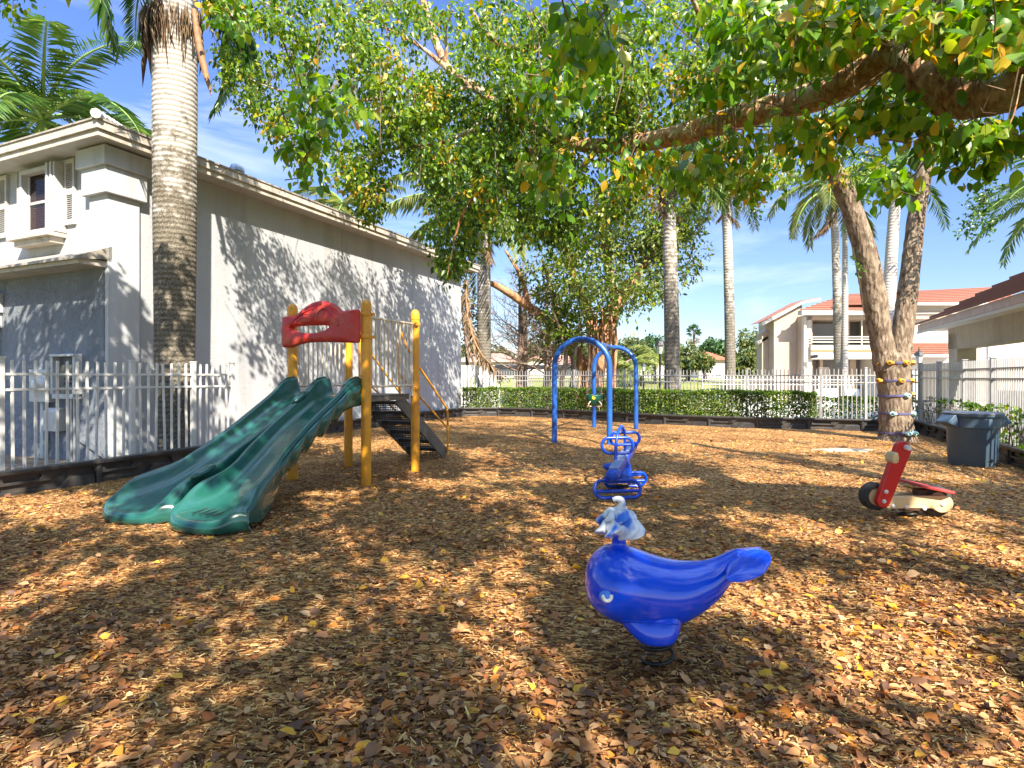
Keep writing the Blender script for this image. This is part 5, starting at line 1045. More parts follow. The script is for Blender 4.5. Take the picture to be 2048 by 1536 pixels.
for px, py, r in ((1770, 900, .2), (1850, 897, .13), (1815, 905, .16)):
    ptube(b, [(1794, 872, 12.7, .22), ((px+1794)/2, 889, 12.6, .15), (px, 893, 12.45, .09), (px+(px-1794)*.8, 897, 12.3, .03)], 10)
b.build('trunk', M['bark_trunk'], treeB, smooth=80)
C = []
for px, py, rx, ry, Z0, Z1, n in ((1560, 200, 90, 70, 11, 13, 34), (1700, 170, 90, 60, 11, 13.5, 24), (1800, 200, 80, 45, 11.5, 13.5, 20), (1880, 200, 70, 60, 12, 13.5, 26), (1560, 320, 40, 50, 11, 12, 12), (1515, 340, 18, 50, 11, 12, 7), (1960, 260, 40, 40, 11.5, 12.5, 12), (1620, 60, 160, 60, 11, 13.5, 46), (1850, 70, 160, 60, 11, 13.5, 46), (1700, 330, 40, 30, 11.5, 12.5, 7)):
    for _ in range(n): a = RNG.uniform(0, 2*PI); r = math.sqrt(RNG.uniform(0, 1)); C.append(tuple(P(px+rx*r*math.cos(a), py+ry*r*math.sin(a), RNG.uniform(Z0, Z1))))
sets = []; addset(C, 44, .30, .10, (.75, .05, .18, .02))
# hanging strands of small leaves
def strand(pts, n, spread, size, k=2):
    c = catmull([tuple(P(*p)) for p in pts], 12); idx = RNG.integers(0, len(c), n); pos = np.array(c)[idx]+rnd(n)*spread; tip = rnd(n)*.7+np.array([0, 0, -.5]); sets.append((pos, tip, rnd(n)*.6+np.array([0, -.6, .3]), size*RNG.uniform(.6, 1.2, n), np.full(n, .55), np.full(n, k)))
strand([(1975, 270, 11.5), (1968, 330, 11.5), (1975, 380, 11.5), (1955, 420, 11.5), (1950, 470, 11.5)], 420, .13, .085); strand([(1960, 330, 11.5), (1945, 440, 11.5), (1925, 465, 11.5)], 120, .08, .08); strand([(1965, 400, 11.5), (1978, 465, 11.5)], 90, .06, .08)
strand([(1515, 330, 11.6), (1512, 430, 11.6)], 200, .10, .085); strand([(1708, 505, 12.3), (1718, 545, 12.3)], 40, .06, .08)
scatter_mesh('crown', LEAF_V, LEAF_F, sets, mats_leaf, treeB)
for v_ in ([(1706, 495, 12.3, .006), (1722, 580, 12.3, .006), (1728, 640, 12.35, .006)], [(1975, 260, 11.5, .01), (1966, 340, 11.5, .008), (1972, 390, 11.5, .007), (1952, 460, 11.5, .005)], [(1515, 300, 11.6, .01), (1512, 425, 11.6, .005)]): b = MB(); ptube(b, v_, 5); b.build('vine_stem', M['twig'], treeB)
# climbing straps with moulded holds
def trunk_at(py):
    for (x0, y0, Z, r0), (x1, y1, _, r1) in zip(TB, TB[1:]):
        if y1 <= py <= y0: t = (y0-py)/(y0-y1); return lerp(x0, x1, t), lerp(r0, r1, t)
    return TB[-1][0], TB[-1][3]
def strap(py, holds, label, tilt=0):
    cx, r = trunk_at(py); c = P(cx, py, 12.7); t = thing('climbing_strap', label, 'climbing strap', c, 'climbing straps round the tree trunk'); b = MB(); rows = []
    for rr_, z in ((r+.004, -.022), (r+.012, -.02), (r+.012, .02), (r+.004, .022)): rows.append([c+Vector((rr_*math.cos(a), rr_*math.sin(a), z+tilt*math.cos(a))) for a in [2*PI*k/40 for k in range(40)]])
    b.grid(rows, closed=True); b.build('strap', M['strap'], t, smooth=60)
    for px, col in holds:
        dx = max(-.99, min(.99, (px-cx)*12.7/F/r)); a = -math.acos(dx); n = Vector((math.cos(a), math.sin(a), 0)); q = c+n*(r+.02)+UZ*tilt*math.cos(a); tt = Vector((-n.y, n.x, 0)); mt = Matrix((tt, n, UZ)).transposed()
        h = MB(); out = [(.060*math.cos(u)*(1+.18*math.cos(2*u+.5)), .045*math.sin(u)*(1+.2*math.cos(3*u))) for u in [2*PI*k/14 for k in range(14)]]
        rows = [[q+mt@Vector((x*s, d, z*s)) for x, z in out] for s, d in ((1.05, -.02), (1.05, .02), (.85, .05), (.5, .055), (.42, .03))]; h.grid(rows, closed=True); h.add(rows[-1], [tuple(range(14))]); ho = h.build('climbing_hold', M[col], t, smooth=50)
        h = MB(); h.ball(q+mt@Vector((0, .05, -.004)), (.034, .012, .017), mt, 10, 6); h.build('recess', M['hold_dark' if col == 'hold_aqua' else 'brown_steel'], ho, smooth=80)
strap(726, [(1748, 'hold_yellow'), (1766, 'hold_yellow'), (1791, 'hold_yellow'), (1812, 'hold_yellow')], 'uppermost climbing strap with four yellow holds just below the fork', .0)
strap(761, [(1758, 'hold_yellow'), (1783, 'hold_yellow'), (1808, 'hold_yellow')], 'second climbing strap from the fork with three yellow holds')
strap(790, [(1794, 'hold_aqua'), (1816, 'hold_yellow')], 'middle climbing strap with one aqua hold and one yellow hold', .02)
strap(826, [(1772, 'hold_aqua'), (1808, 'hold_aqua')], 'climbing strap with two widely spaced aqua holds above the lowest one')
strap(864, [(1794, 'hold_aqua'), (1807, 'hold_aqua')], 'lowest climbing strap with two aqua holds side by side', .015)

# ------------------------------------------------------------------ palms
def palm(name, label, x, y, h, r0, r1, nf, fl, tm, fm='frond', shaft=True, dead=0, lean=0, droop=1.0, lw=.035, nl=46, seed=1, fan=False, up0=.15, z0=-.1, ll=.5, hang=.45):
    rs = np.random.default_rng(seed); t = thing(name, label, 'palm tree', (x, y, z0)); b = MB(); pts = []; rad = []
    for i in range(41):
        f = i/40; pts.append(Vector((x+lean*f*f, y, z0+(h-z0)*f))); rad.append(lerp(r0, r1, f)*(1+.35*max(0, 1-f*h/.5)**2+.05*math.sin(PI*f)))
    b.tube(pts, rad, 20); b.build('trunk', M[tm], t, smooth=80); top = pts[-1]
    if shaft:
        b = MB(); sh = 1.1 if fl > 1.5 else .3; b.lathe([(r1*.95, 0), (r1*1.02, .15*sh), (r1*.8, .6*sh), (r1*.45, sh)], 16, top-UZ*.02); b.build('crownshaft', M['crownshaft'], t, smooth=60); top = top+UZ*sh*.9
    def frond_set(n, length, matk, e0, e1, nm, ll, seed2, hang):
        pos, tips, nrms, lens = [], [], [], []; b = MB()
        for k in range(n):
            az = 2*PI*k/n*1.0+rs.uniform(-.25, .25)+k*2.4; el = lerp(e0, e1, (k+.5)/n)+rs.uniform(-.12, .12); L_ = length*rs.uniform(.85, 1.1); hd = Vector((math.cos(az), math.sin(az), 0)); p = top.copy(); path = [p.copy()]; ang = el; ds = L_/14
            for i in range(14): p = p+(hd*math.cos(ang)+UZ*math.sin(ang))*ds; path.append(p.copy()); ang -= droop*(1.35/14)*(1.2 if el > .4 else .8)
            b.tube(path, [.045*(1-.9*i/14)*length/3.2+.004 for i in range(15)], 5)
            for j in range(nl):
                f = .1+.9*(j+.5)/nl; ii = min(13, int(f*14)); q = lerp(path[ii], path[ii+1], f*14-ii); tg = (path[ii+1]-path[ii]).normalized(); sd = tg.cross(UZ)
                if sd.length < .05: sd = Vector((-hd.y, hd.x, 0))
                sd.normalize(); un = sd.cross(tg)
                for sg in (-1, 1):
                    dv = sd*sg*.9+tg*.55+un*rs.uniform(-.1, .35)-UZ*(hang+rs.uniform(-.1, .2)); pos.append(q); tips.append(dv); nrms.append(un+Vector((rs.uniform(-.3, .3), rs.uniform(-.3, .3), .2))); lens.append(ll*(.45+.75*math.sin(PI*min(.93, f*.85+.12)))*rs.uniform(.85, 1.1))
        lens = np.array(lens); cr = scatter_mesh(nm, LEAF2_V, LEAF2_F, [(np.array(pos), np.array(tips), np.array(nrms), lens, lw/lens, np.zeros(len(pos), int))], [M[matk]], t)
        b.build('frond_stem', M['crownshaft'] if matk != 'frond_dead' else M['sheath'], cr, smooth=60)
    frond_set(nf, fl, fm, 1.25, up0-.55, 'crown', fl*.24 if ll is None else ll, seed, hang)
    if dead:
        frond_set(dead, fl*.62, 'frond_dead', -1.15, -1.4, 'dead_fronds', .45, seed+1, .9)
    return t
x1 = P(350, 753, 9.5).x
pt_ = palm('royal_palm', 'massive ringed palm trunk standing between the white fence and the grey house', x1, 9.5, 7.75, .272, .335, 12, 3.0, 'palm_near', 'frond', True, 0, 0, 1.5, .03, 60, 6, up0=-.1, hang=.9)
b = MB(); pp = Vector((x1, 9.5, 0))
tops = []; tip = []; nn = []; ln = []
for k in range(300):
    a = RNG.uniform(0, 2*PI); z = 7.5-abs(RNG.normal())*.28; r = .35+.03*RNG.random(); v = Vector((math.cos(a), math.sin(a), 0)); tops.append(pp+v*r+UZ*z); tip.append(v*RNG.uniform(-.03, .1)+UZ*-1+Vector(RNG.normal(size=3)*.08)); nn.append(v); ln.append(RNG.uniform(.25, .95) if v.x < .3 else RNG.uniform(.2, .6))
ln = np.array(ln); scatter_mesh('dry_fibre', LEAF2_V, LEAF2_F, [(np.array(tops), np.array(tip), np.array(nn), ln, .012/ln, np.zeros(len(ln), int))], [M['frond_dead']], pt_)
b = MB(); b.tube(catmull([tuple(P(388, 20, 9.4))+(.05,), tuple(P(398, 90, 9.35))+(.075,), tuple(P(412, 150, 9.3))+(.05,), tuple(P(423, 190, 9.3))+(.008,)], 5) and [Vector(q[:3]) for q in catmull([tuple(P(388, 20, 9.4)), tuple(P(398, 90, 9.35)), tuple(P(412, 150, 9.3)), tuple(P(423, 190, 9.3))], 5)], [.04+.03*math.sin(PI*i/15)-.03*(i/15) for i in range(16)], 8); b.build('dry_sheath', M['sheath'], pt_, smooth=60)
def palm_at(name, label, px, pyc, Z, r0, r1, nf, fl, tm, dx=0, **kw):
    q = P(px, pyc, Z); return palm(name, label, q.x-dx, Z, q.z, r0, r1, nf, fl, tm, lean=dx, **kw)
palm_at('royal_palm', 'bushy green palm whose fronds rise behind the grey house roof at the far left', 85, 305, 17.5, .25, .2, 18, 4.6, 'palm_far', fm='frond', seed=8, nl=60, lw=.05, ll=.75, droop=.95, hang=.2)
palm_at('royal_palm', 'pale palm peeking over the roof edge in the middle of the house', 690, 452, 30, .25, .2, 11, 3.6, 'palm_far', fm='frond_pale', seed=9, lw=.045, ll=.9, hang=.6)
palm_at('royal_palm', 'palm with long drooping pale fronds and dead leaf skirt beyond the house corner', 968, 460, 24, .29, .26, 15, 4.5, 'palm_far', fm='frond_pale', seed=12, dead=5, lw=.045, ll=.95, hang=.75, nl=60)
palm_at('royal_palm', 'thick mottled palm trunk with hanging dead fronds right of the swing', 1336, 385, 19, .26, .20, 13, 3.0, 'palm_far', fm='frond', seed=14, dead=7, ll=.6, dx=-.15)
palm_at('royal_palm', 'tall slim pale palm trunk standing alone against the sky left of the apartment block', 1452, 408, 26, .23, .19, 12, 3.3, 'palm_far', fm='frond_pale', seed=16, dead=3, ll=.6, dx=-.2)
palm_at('royal_palm', 'drooping palm with brown speckled trunk in front of the balcony', 1668, 425, 26, .19, .15, 13, 3.6, 'palm_far', fm='frond_pale', seed=19, dead=2, ll=.7, hang=.8, dx=-.2, droop=1.3)
palm_at('royal_palm', 'white stemmed bare palm trunk directly right of the speckled one', 1690, 415, 27.5, .14, .11, 7, 2.6, 'palm_white', fm='frond', seed=20, ll=.55)
palm_at('royal_palm', 'pale bottle shaped palm trunk between the two forks of the climbing tree', 1792, 385, 24, .27, .2, 13, 3.4, 'palm_white', fm='frond', seed=22, ll=.6, dx=.4)
palm_at('royal_palm', 'palm at the picture edge with fronds reaching in above the pavilion', 2130, 440, 20, .25, .2, 15, 3.2, 'palm_far', fm='frond', seed=25, ll=.6, hang=.3)
palm_at('coconut_palm', 'small yellow green coconut palm in front of the distant white house', 1310, 712, 46, .14, .10, 15, 2.6, 'palm_far', fm='frond_pale', shaft=False, seed=27, ll=.7, lw=.09, nl=26)
palm_at('coconut_palm', 'low yellowish coconut palm left of the rear swing arch post', 1262, 735, 44, .14, .10, 12, 2.2, 'palm_far', fm='frond_pale', shaft=False, seed=28, ll=.7, lw=.09, nl=26)
def fan_palm(px, py, Z, r, label, fm='leaf_fardark', skirt=True, n=26):
    q = P(px, py, Z); t = thing('fan_palm', label, 'palm tree', (q.x, Z, -.1)); b = MB(); b.tube([Vector((q.x, Z, -.1)), q], [.22, .16], 8); b.build('trunk', M['bark_grey'], t, smooth=60)
    def burst(c, R_, n, down):
        d = unit(rnd(n)*np.array([1, 1, .8])+np.array([0, 0, .25 if not down else -1.0])); pos = np.repeat(np.array(c)[None], n, 0)+d*R_*.45; k = 9
        pp_ = np.repeat(pos, k, 0); dd = unit(np.repeat(d, k, 0)+rnd(n*k)*.5); return pp_, dd, rnd(n*k)+np.array([0, 0, .3]), np.full(n*k, R_*.62), np.full(n*k, .16), np.zeros(n*k, int)
    scatter_mesh('crown', LEAF2_V, LEAF2_F, [burst(q, r, n, False)], [M[fm]], t)
    if skirt: scatter_mesh('dead_fronds', LEAF2_V, LEAF2_F, [burst(q-UZ*r*1.0, r*.75, 10, True)], [M['frond_dead']], t)
fan_palm(1388, 663, 80, 1.15, 'distant fan palm sticking up above the treetops')

# ------------------------------------------------------------------ other trees and shrubs
def leafy(name, label, base, trunk, blobs, nper, size, mixes, mats_, bark='bark_grey', cat='tree', group=None, wid=.55, tmpl=None):
    t = thing(name, label, cat, base, group); b = MB()
    for pts, rr in trunk: c = catmull([tuple(p)+(r,) for p, r in zip(pts, rr)], 4); b.tube([Vector(q[:3]) for q in c], [max(.006, q[3]) for q in c], 8)
    if trunk: b.build('trunk', M[bark], t, smooth=70)
    S_ = []
    for c, rad, n in blobs:
        nc = max(1, n//nper); cc = unit(rnd(nc))*(RNG.uniform(.25, 1, (nc, 1))**.5)*np.array(rad)+np.array(c); pos, tip, nrm, ln, wd = clump_leaves(cc, nper, max(rad)*.22, size, .3, wid); p = np.array(mixes, float); S_.append((pos, tip, nrm, ln, wd, RNG.choice(len(p), size=len(pos), p=p/p.sum())))
    if S_: scatter_mesh('crown', LEAF2_V, LEAF2_F, S_, [M[m] for m in mats_], t)
    return t
def blob(px, py, rx, ry, Z, n, dz=None): c = P(px, py, Z); return ((c.x, c.y, c.z), (rx*Z/F, (dz or rx*Z/F*.8), ry*Z/F), n)
# big ficus with aerial roots
fz = 27; fb = P(1195, 800, fz); tr = []
def pth(pts): return ([P(x, y, Z) for x, y, Z, r in pts], [r for *_, r in pts])
tr = [pth([(1180, 815, fz, .75), (1185, 770, fz, .55), (1195, 720, fz, .45), (1212, 660, fz, .42), (1232, 610, fz, .38), (1265, 560, fz, .22), (1310, 500, fz, .1)]), pth([(1185, 770, fz, .4), (1160, 720, fz, .3), (1125, 665, fz, .22), (1060, 615, fz-1, .2), (1000, 575, fz-2, .15), (960, 560, fz-2.5, .07)]), pth([(1195, 720, fz, .3), (1180, 640, fz+.5, .28), (1150, 560, fz, .2), (1130, 480, fz, .12)]), pth([(1232, 610, fz, .25), (1215, 520, fz, .18), (1200, 440, fz, .1)]), pth([(1060, 615, fz-1, .12), (1040, 550, fz-1, .1), (1010, 500, fz-1, .05)]), pth([(1125, 665, fz, .14), (1105, 590, fz-.5, .12), (1085, 520, fz-.5, .06)])]
for i in range(16): x = 1150+RNG.uniform(-15, 100); tr.append(pth([(x, RNG.uniform(600, 650), fz-RNG.uniform(0, 1), .05), (x+RNG.uniform(-6, 6), 700, fz-RNG.uniform(0, 1), .05), (x+RNG.uniform(-12, 12), 810, fz-RNG.uniform(0, 1), .09)]))
leafy('ficus_tree', 'spreading tree with orange brown trunk and dangling aerial roots behind the swing', (fb.x, fz, -.1), tr,
      [blob(1270, 440, 120, 75, fz, 4200), blob(1340, 500, 75, 70, fz, 2300), blob(1180, 520, 90, 70, fz, 2100), blob(1210, 590, 120, 40, fz-1, 1900), blob(1100, 560, 60, 60, fz-1, 800), blob(1140, 650, 50, 60, fz-1.5, 900), blob(1380, 440, 40, 40, fz, 600), blob(1300, 590, 50, 28, fz, 500), blob(1090, 640, 40, 50, fz, 350), blob(1060, 490, 70, 50, fz, 350)], 22, .25, (.3, .65, .05), ('leaf', 'leaf_olive', 'leaf_dark'), 'bark_red')
t = leafy('aerial_root_fringe', 'dry hanging fringe of roots under the right side of the spreading tree', (P(1255, 700, 26).x, 26, 0), [pth([(1255+i*3, 610, 26, .01), (1250+i*3+RNG.uniform(-6, 6), 650, 26, .008), (1252+i*4, 670+RNG.uniform(-20, 30), 26, .005)]) for i in range(9)], [blob(1255, 640, 20, 40, 26, 160)], 12, .25, (1,), ('frond_dead',), 'bark_grey') if False else None
# bare winter trees
def bare(px, Z, h, label, seed, spread=1.0):
    rs = random.Random(seed); q = P(px, 790, Z); t = thing('bare_tree', label, 'tree', (q.x, Z, -.1)); tk = MB(); br = MB(); tk.tube([Vector((q.x, Z, -.1)), Vector((q.x+.1, Z, h*.5)), Vector((q.x, Z, h))], [.2, .14, .03], 9)
    def grow(p, d, L_, r, dep):
        if dep == 0: return
        pts = [p]; 
        for i in range(4): d = (d+Vector((rs.gauss(0, .13), rs.gauss(0, .13), rs.gauss(.03, .1)))).normalized(); p = p+d*L_/4; pts.append(p)
        br.tube(pts, [r*(1-.7*i/4) for i in range(5)], 4)
        for i in range(1, 5):
            for _ in range(2 if dep > 1 else 1):
                nd_ = (d+Vector((rs.gauss(0, .7), rs.gauss(0, .7), rs.gauss(.1, .45)))).normalized(); grow(pts[i], nd_, L_*.5, r*.42, dep-1)
    for i in range(20): f = .22+.75*i/20; a = i*2.4+rs.random(); grow(Vector((q.x+.05, Z, h*f)), Vector((math.cos(a), math.sin(a), .35+.3*rs.random())).normalized(), spread*h*(.36*(1-f)+.10), .055*(1.1-f), 3)
    tk.build('trunk', M['bark_grey'], t, smooth=70); br.build('branches', M['bark_grey'], t, smooth=70)
bare(1038, 27, 6.2, 'bare leafless tree with fine twigs between the board fence and the swing', 3, 1.0); bare(1046, 30, 7.6, 'taller bare tree just behind the nearest leafless one', 5, .9); bare(1092, 26, 5.6, 'thin leafless tree close to the front swing arch', 9, .7)
q = P(1125, 790, 25); leafy('slender_tree', 'slender twisting trunk with a few leaves seen through the front swing arch', (q.x, 25, -.1), [pth([(1128, 805, 25, .12), (1124, 760, 25, .11), (1132, 715, 25, .1), (1120, 660, 25, .08), (1100, 610, 25, .04)]), pth([(1138, 805, 25, .1), (1146, 750, 25, .09), (1152, 690, 25, .08), (1165, 620, 25, .04)])], [blob(1110, 650, 30, 40, 25, 160), blob(1160, 640, 25, 35, 25, 160)], 10, .24, (1, 1), ('leaf', 'leaf_olive'), 'bark_grey')
q = P(935, 790, 24.5); tr = [pth([(938, 805, 24.5, .1), (935, 720, 24.5, .09), (928, 640, 24.5, .06), (920, 590, 24.5, .02)]), pth([(950, 730, 24, .05), (935, 690, 24, .06), (925, 640, 24, .05)])]
leafy('scrub_tree', 'straggly thin leaved tree squeezed between house corner and palm', (q.x, 24.5, -.1), tr, [blob(935, 650, 26, 70, 24.5, 500), blob(925, 580, 18, 40, 24.5, 200)], 12, .2, (1, .7), ('leaf_olive', 'frond_dead'), 'bark_grey')
q = P(975, 745, 22.5); t = thing('fallen_frond', 'long dry brown palm frond leaning over the white board fence', 'palm frond', q); fp = catmull([tuple(P(930, 560, 23.4)), tuple(P(938, 640, 23)), tuple(P(958, 700, 22.4)), tuple(P(1000, 748, 21.9))], 8); b = MB(); b.tube([Vector(p) for p in fp], [.07-.055*i/(len(fp)-1) for i in range(len(fp))], 7); b.build('stem', M['sheath'], t, smooth=60)
fp = np.array(fp); n = 260; ii = RNG.integers(0, len(fp)-1, n); ln = RNG.uniform(.3, .8, n); scatter_mesh('leaflets', LEAF2_V, LEAF2_F, [(fp[ii], fp[ii+1]*2-fp[ii]*2+rnd(n)*.25+np.array([0, 0, -.5]), rnd(n), ln, .03/ln, np.zeros(n, int))], [M['frond_dead']], t)
# hedge and far greenery
def hedge(name, label, line, off, depth, h, n, size, mats_, mixes, holes=0):
    pts = [Vector((x, y, 0)) for x, y in line]; t = thing(name, label, 'hedge', pts[0]); d = [0]
    for a, c in zip(pts, pts[1:]): d.append(d[-1]+(c-a).length)
    s = RNG.uniform(0, d[-1], n); P0 = np.array(pts); sx = np.interp(s, d, P0[:, 0]); sy = np.interp(s, d, P0[:, 1]); tx = np.interp(s+.05, d, P0[:, 0])-np.interp(s-.05, d, P0[:, 0]); ty = np.interp(s+.05, d, P0[:, 1])-np.interp(s-.05, d, P0[:, 1]); nx, ny = -ty, tx; m_ = np.hypot(nx, ny); nx, ny = nx/m_, ny/m_
    u = RNG.random(n); zz = RNG.random(n)**.8; top = RNG.random(n) < .3; bump = .06*(vnoise(s*2.3, s*0+3)-.5)+.05*(vnoise(s*6, s*0+8)-.5)
    dd = np.where(top, RNG.uniform(0, depth, n), depth*.35*u**2+.05*(vnoise(s*4, zz*5)-.3)); z = np.where(top, h+bump-.05*u, .06+zz*(h-.06+bump)); o_ = off+dd
    pos = np.stack([sx+nx*o_, sy+ny*o_, z], 1); tip = rnd(n)*.7+np.array([0, -.2, .25]); nrm = rnd(n)*.6+np.array([0, -.5, .5]); p = np.array(mixes, float); mi = RNG.choice(len(p), size=n, p=p/p.sum())
    if holes: k = vnoise(s*1.6, zz*3) > holes; pos, tip, nrm, mi = pos[k], tip[k], nrm[k], mi[k]
    nn_ = len(pos); scatter_mesh('leaves', LEAF2_V, LEAF2_F, [(pos, tip, nrm, size*RNG.uniform(.6, 1.2, nn_), np.full(nn_, .6), mi)], [M[m] for m in mats_], t); b = MB()
    for i in range(int(d[-1]*5)):
        q = RNG.uniform(0, d[-1]); x = np.interp(q, d, P0[:, 0]); y = np.interp(q, d, P0[:, 1]); o2 = off+.28; k = int(min(np.searchsorted(s, q), n-1)); nv = Vector((x, y+o2, 0)); b.tube([nv-UZ*.05, nv+Vector((RNG.normal()*.15, RNG.normal()*.1, h*.6)), nv+Vector((RNG.normal()*.25, RNG.normal()*.12, h*.93))], [.012, .009, .004], 4)
    st_ = b.build('inner_stems', M['twig'], t); kind(st_, 'stuff'); return t
hedge('clipped_hedge', 'clipped dark green hedge behind the black border across the far side', BF[:8], .16, .75, .98, 36000, .075, ('leaf_dark', 'leaf', 'leaf_olive'), (.36, .46, .18))
hedge('clipped_hedge', 'lower hedge behind the grey pickets beside the climbing tree', [(8.1, 15.75), (9.3, 15.45), (10.9, 15.4)], .1, .5, .82, 4500, .08, ('leaf_dark', 'leaf', 'leaf_olive'), (.4, .45, .15))
t = hedge('ivy', 'straggly ivy climbing the slatted fence behind the trash can', [(10.6, 14.7), (9.5, 12.2), (8.8, 10.7), (8.05, 9.0), (7.6, 7.9)], .0, .12, .85, 1500, .10, ('leaf_dark', 'leaf_big', 'leaf'), (.6, .1, .3), .55); t['category'] = 'ivy'
q = Vector((7.75, 8.75, 0)); leafy('small_shrub', 'small bright green shrub at the foot of the slatted fence by the picture edge', q, [], [((q.x+.1, q.y-.1, .2), (.2, .2, .14), 160)], 8, .12, (1, 1), ('leaf_big', 'leaf'), cat='shrub')
# distant trees one by one
k = 0
for px, py, rx, ry, Z, mk, lab in ((940, 705, 26, 16, 84, 'leaf_far', 'rounded olive tree far behind the board fence'), (990, 712, 34, 12, 86, 'leaf_far', 'low yellow green tree above the pink distant roof'), (1085, 702, 42, 14, 88, 'leaf_far', 'yellow green treetop above the gabled distant house'), (1150, 706, 36, 16, 86, 'leaf_far', 'broad olive treetop between the swing arch and spreading tree'), (1215, 715, 26, 22, 80, 'leaf_far', 'olive tree behind the rear swing arch post'), (1265, 700, 36, 24, 82, 'leaf_far', 'brownish olive tree above the rear swing arch'), (1310, 692, 26, 22, 84, 'leaf_fardark', 'darker treetop behind the lamp post and thick palm'), (1372, 715, 32, 28, 52, 'leaf_olive', 'rounded olive tree just right of the thick palm trunk'), (1405, 722, 22, 20, 50, 'leaf_olive', 'light olive tree in front of the orange roofed house'), (1428, 692, 24, 12, 78, 'leaf_fardark', 'dark green palm like crown above the orange roof'), (1502, 690, 26, 34, 46, 'leaf_olive', 'airy olive tree between the tall slim palm and the apartment block'), (1492, 730, 24, 26, 44, 'leaf_olive', 'low leafy tree at the foot of the tall slim palm'), (1345, 705, 20, 20, 88, 'leaf_far', 'pale treetop hidden partly by the thick palm trunk'), (1455, 712, 16, 16, 84, 'leaf_far', 'small distant treetop beside the slim palm')):
    c = P(px, py, Z); hz = ry*Z/F; base = Vector((c.x, Z, -.1)); n = int(1100*rx/30)
    leafy('distant_tree', lab, base, [([base, Vector((c.x+.2, Z, c.z*.5)), Vector((c.x, Z, c.z))], [.25, .2, .08]), ([Vector((c.x+.2, Z, c.z*.5)), Vector((c.x+rx*Z/F*.5, Z, c.z+hz*.3))], [.12, .05])], [blob(px, py, rx, ry, Z, n), blob(px-rx*.5, py+ry*.4, rx*.6, ry*.5, Z, n//3), blob(px+rx*.5, py+ry*.35, rx*.6, ry*.55, Z, n//3)], 16, .007*Z, (1, .25), (mk, 'leaf_fardark'), cat='tree')
# far-off wood that closes the view: one mass
nS = 9000; x = RNG.uniform(-70, 90, nS); hgt = 3.2+3.0*vnoise(x*.12+4, x*0)+1.2*vnoise(x*.5, x*0+9); pos = np.stack([x, 105+RNG.uniform(-4, 8, nS), RNG.random(nS)**.7*hgt], 1)
o = scatter_mesh('far_wood', LEAF2_V, LEAF2_F, [(pos, rnd(nS)+np.array([0, 0, .2]), rnd(nS)+np.array([0, -.5, .4]), RNG.uniform(.7, 1.6, nS), np.full(nS, .8), RNG.integers(0, 2, nS))], [M['leaf_far'], M['leaf_fardark']]); kind(o, 'stuff'); tag(o, 'far wood of olive green trees closing the horizon', 'wood')

# ------------------------------------------------------------------ fallen leaves, chips and twigs on the mulch
def in_mulch(x, y):
    inside = np.zeros(len(x), bool); pg = poly_m; j = len(pg)-1
    for i in range(len(pg)):
        xi, yi = pg[i]; xj, yj = pg[j]; c = ((yi > y) != (yj > y)) & (x < (xj-xi)*(y-yi)/(yj-yi+1e-9)+xi); inside ^= c; j = i
    return inside
poly_m = [(-9.5, -1), (-7.4, 2.4)]+[(x+.12, y) for x, y in BL[1:]]+[(x+.1, y) for x, y in BW]+[(x, y-.1) for x, y in BF[1:]]+[(x-.12, y) for x, y in BR[1:]]+[(6.5, -1)]
def ground_pts(n, ymax, power):
    u = RNG.random(n); y = 1.6+(ymax-1.6)*u**power; x = RNG.uniform(-1, 1, n)*(y*.93+.4); k = in_mulch(x, y); return x[k], y[k]
def litter(n, ymax, power, size, mi, wid, lift, dens=None, tilt=.35, tv=None):
    x, y = ground_pts(n, ymax, power)
    if dens is not None: k = RNG.random(len(x)) < dens(x, y); x, y = x[k], y[k]
    m_ = len(x); pos = np.stack([x, y, gz(x, y)+RNG.uniform(.004, lift, m_)], 1); a = RNG.uniform(0, 2*PI, m_); tip = np.stack([np.cos(a), np.sin(a), RNG.normal(0, tilt*.5, m_)], 1); nrm = np.array([0, 0, 1.])+rnd(m_)*tilt
    return pos, tip, nrm, size*RNG.uniform(.55, 1.25, m_), wid*RNG.uniform(.8, 1.2, m_), RNG.choice(len(mi), size=m_, p=np.array(mi)/sum(mi))
WORN = [(-2.9, 4.9, .9), (.72, 2.9, .45), (1.3, 7.0, 1.0), (3.9, 5.7, .8), (-1.3, 10.6, .8), (2.2, 13.8, 1.4), (7.6, 12.5, 1.6), (1.7, 12, .9)]
worn = lambda x, y: np.prod([1-.8*np.exp(-((x-a)**2+(y-c)**2)/(r*r)) for a, c, r in WORN], axis=0)
pn1 = lambda x, y: np.clip(-.05+1.45*vnoise(x*.8+20, y*.8+3)*(.55+.8*vnoise(x*2.7, y*2.7+40)), 0, 1)*np.clip(1.15-(y-2)/14, .35, 1)*worn(x, y)
ylw = lambda x, y: np.clip(.05+.75*np.clip((x+.3)/3.5, 0, 1)*vnoise(x*.9, y*.9+30)*1.6, 0, 1)
sets = [litter(30000, 17, 1.75, .043, (.60, .04, .36), .56, .02, pn1), litter(9500, 9, 1.5, .06, (.70, .07, .23), .5, .028, pn1, .45), litter(5200, 13, 1.4, .066, (.25, .62, .13), .7, .025, ylw, .5), litter(900, 18, 1.4, .07, (.3, .6, .1), .7, .02, None, .4)]
o = scatter_mesh('fallen_leaves', LEAF_V, LEAF_F, sets, [M['litter'], M['litter_y'], M['litter_d']]); kind(o, 'stuff'); tag(o, 'tan, brown and yellow fallen leaves scattered over the mulch', 'fallen leaves')
sets = [litter(70000, 9, 1.7, .026, (1,), .42, .014, None, .5), litter(34000, 18, 1.3, .038, (1,), .4, .016, None, .5)]
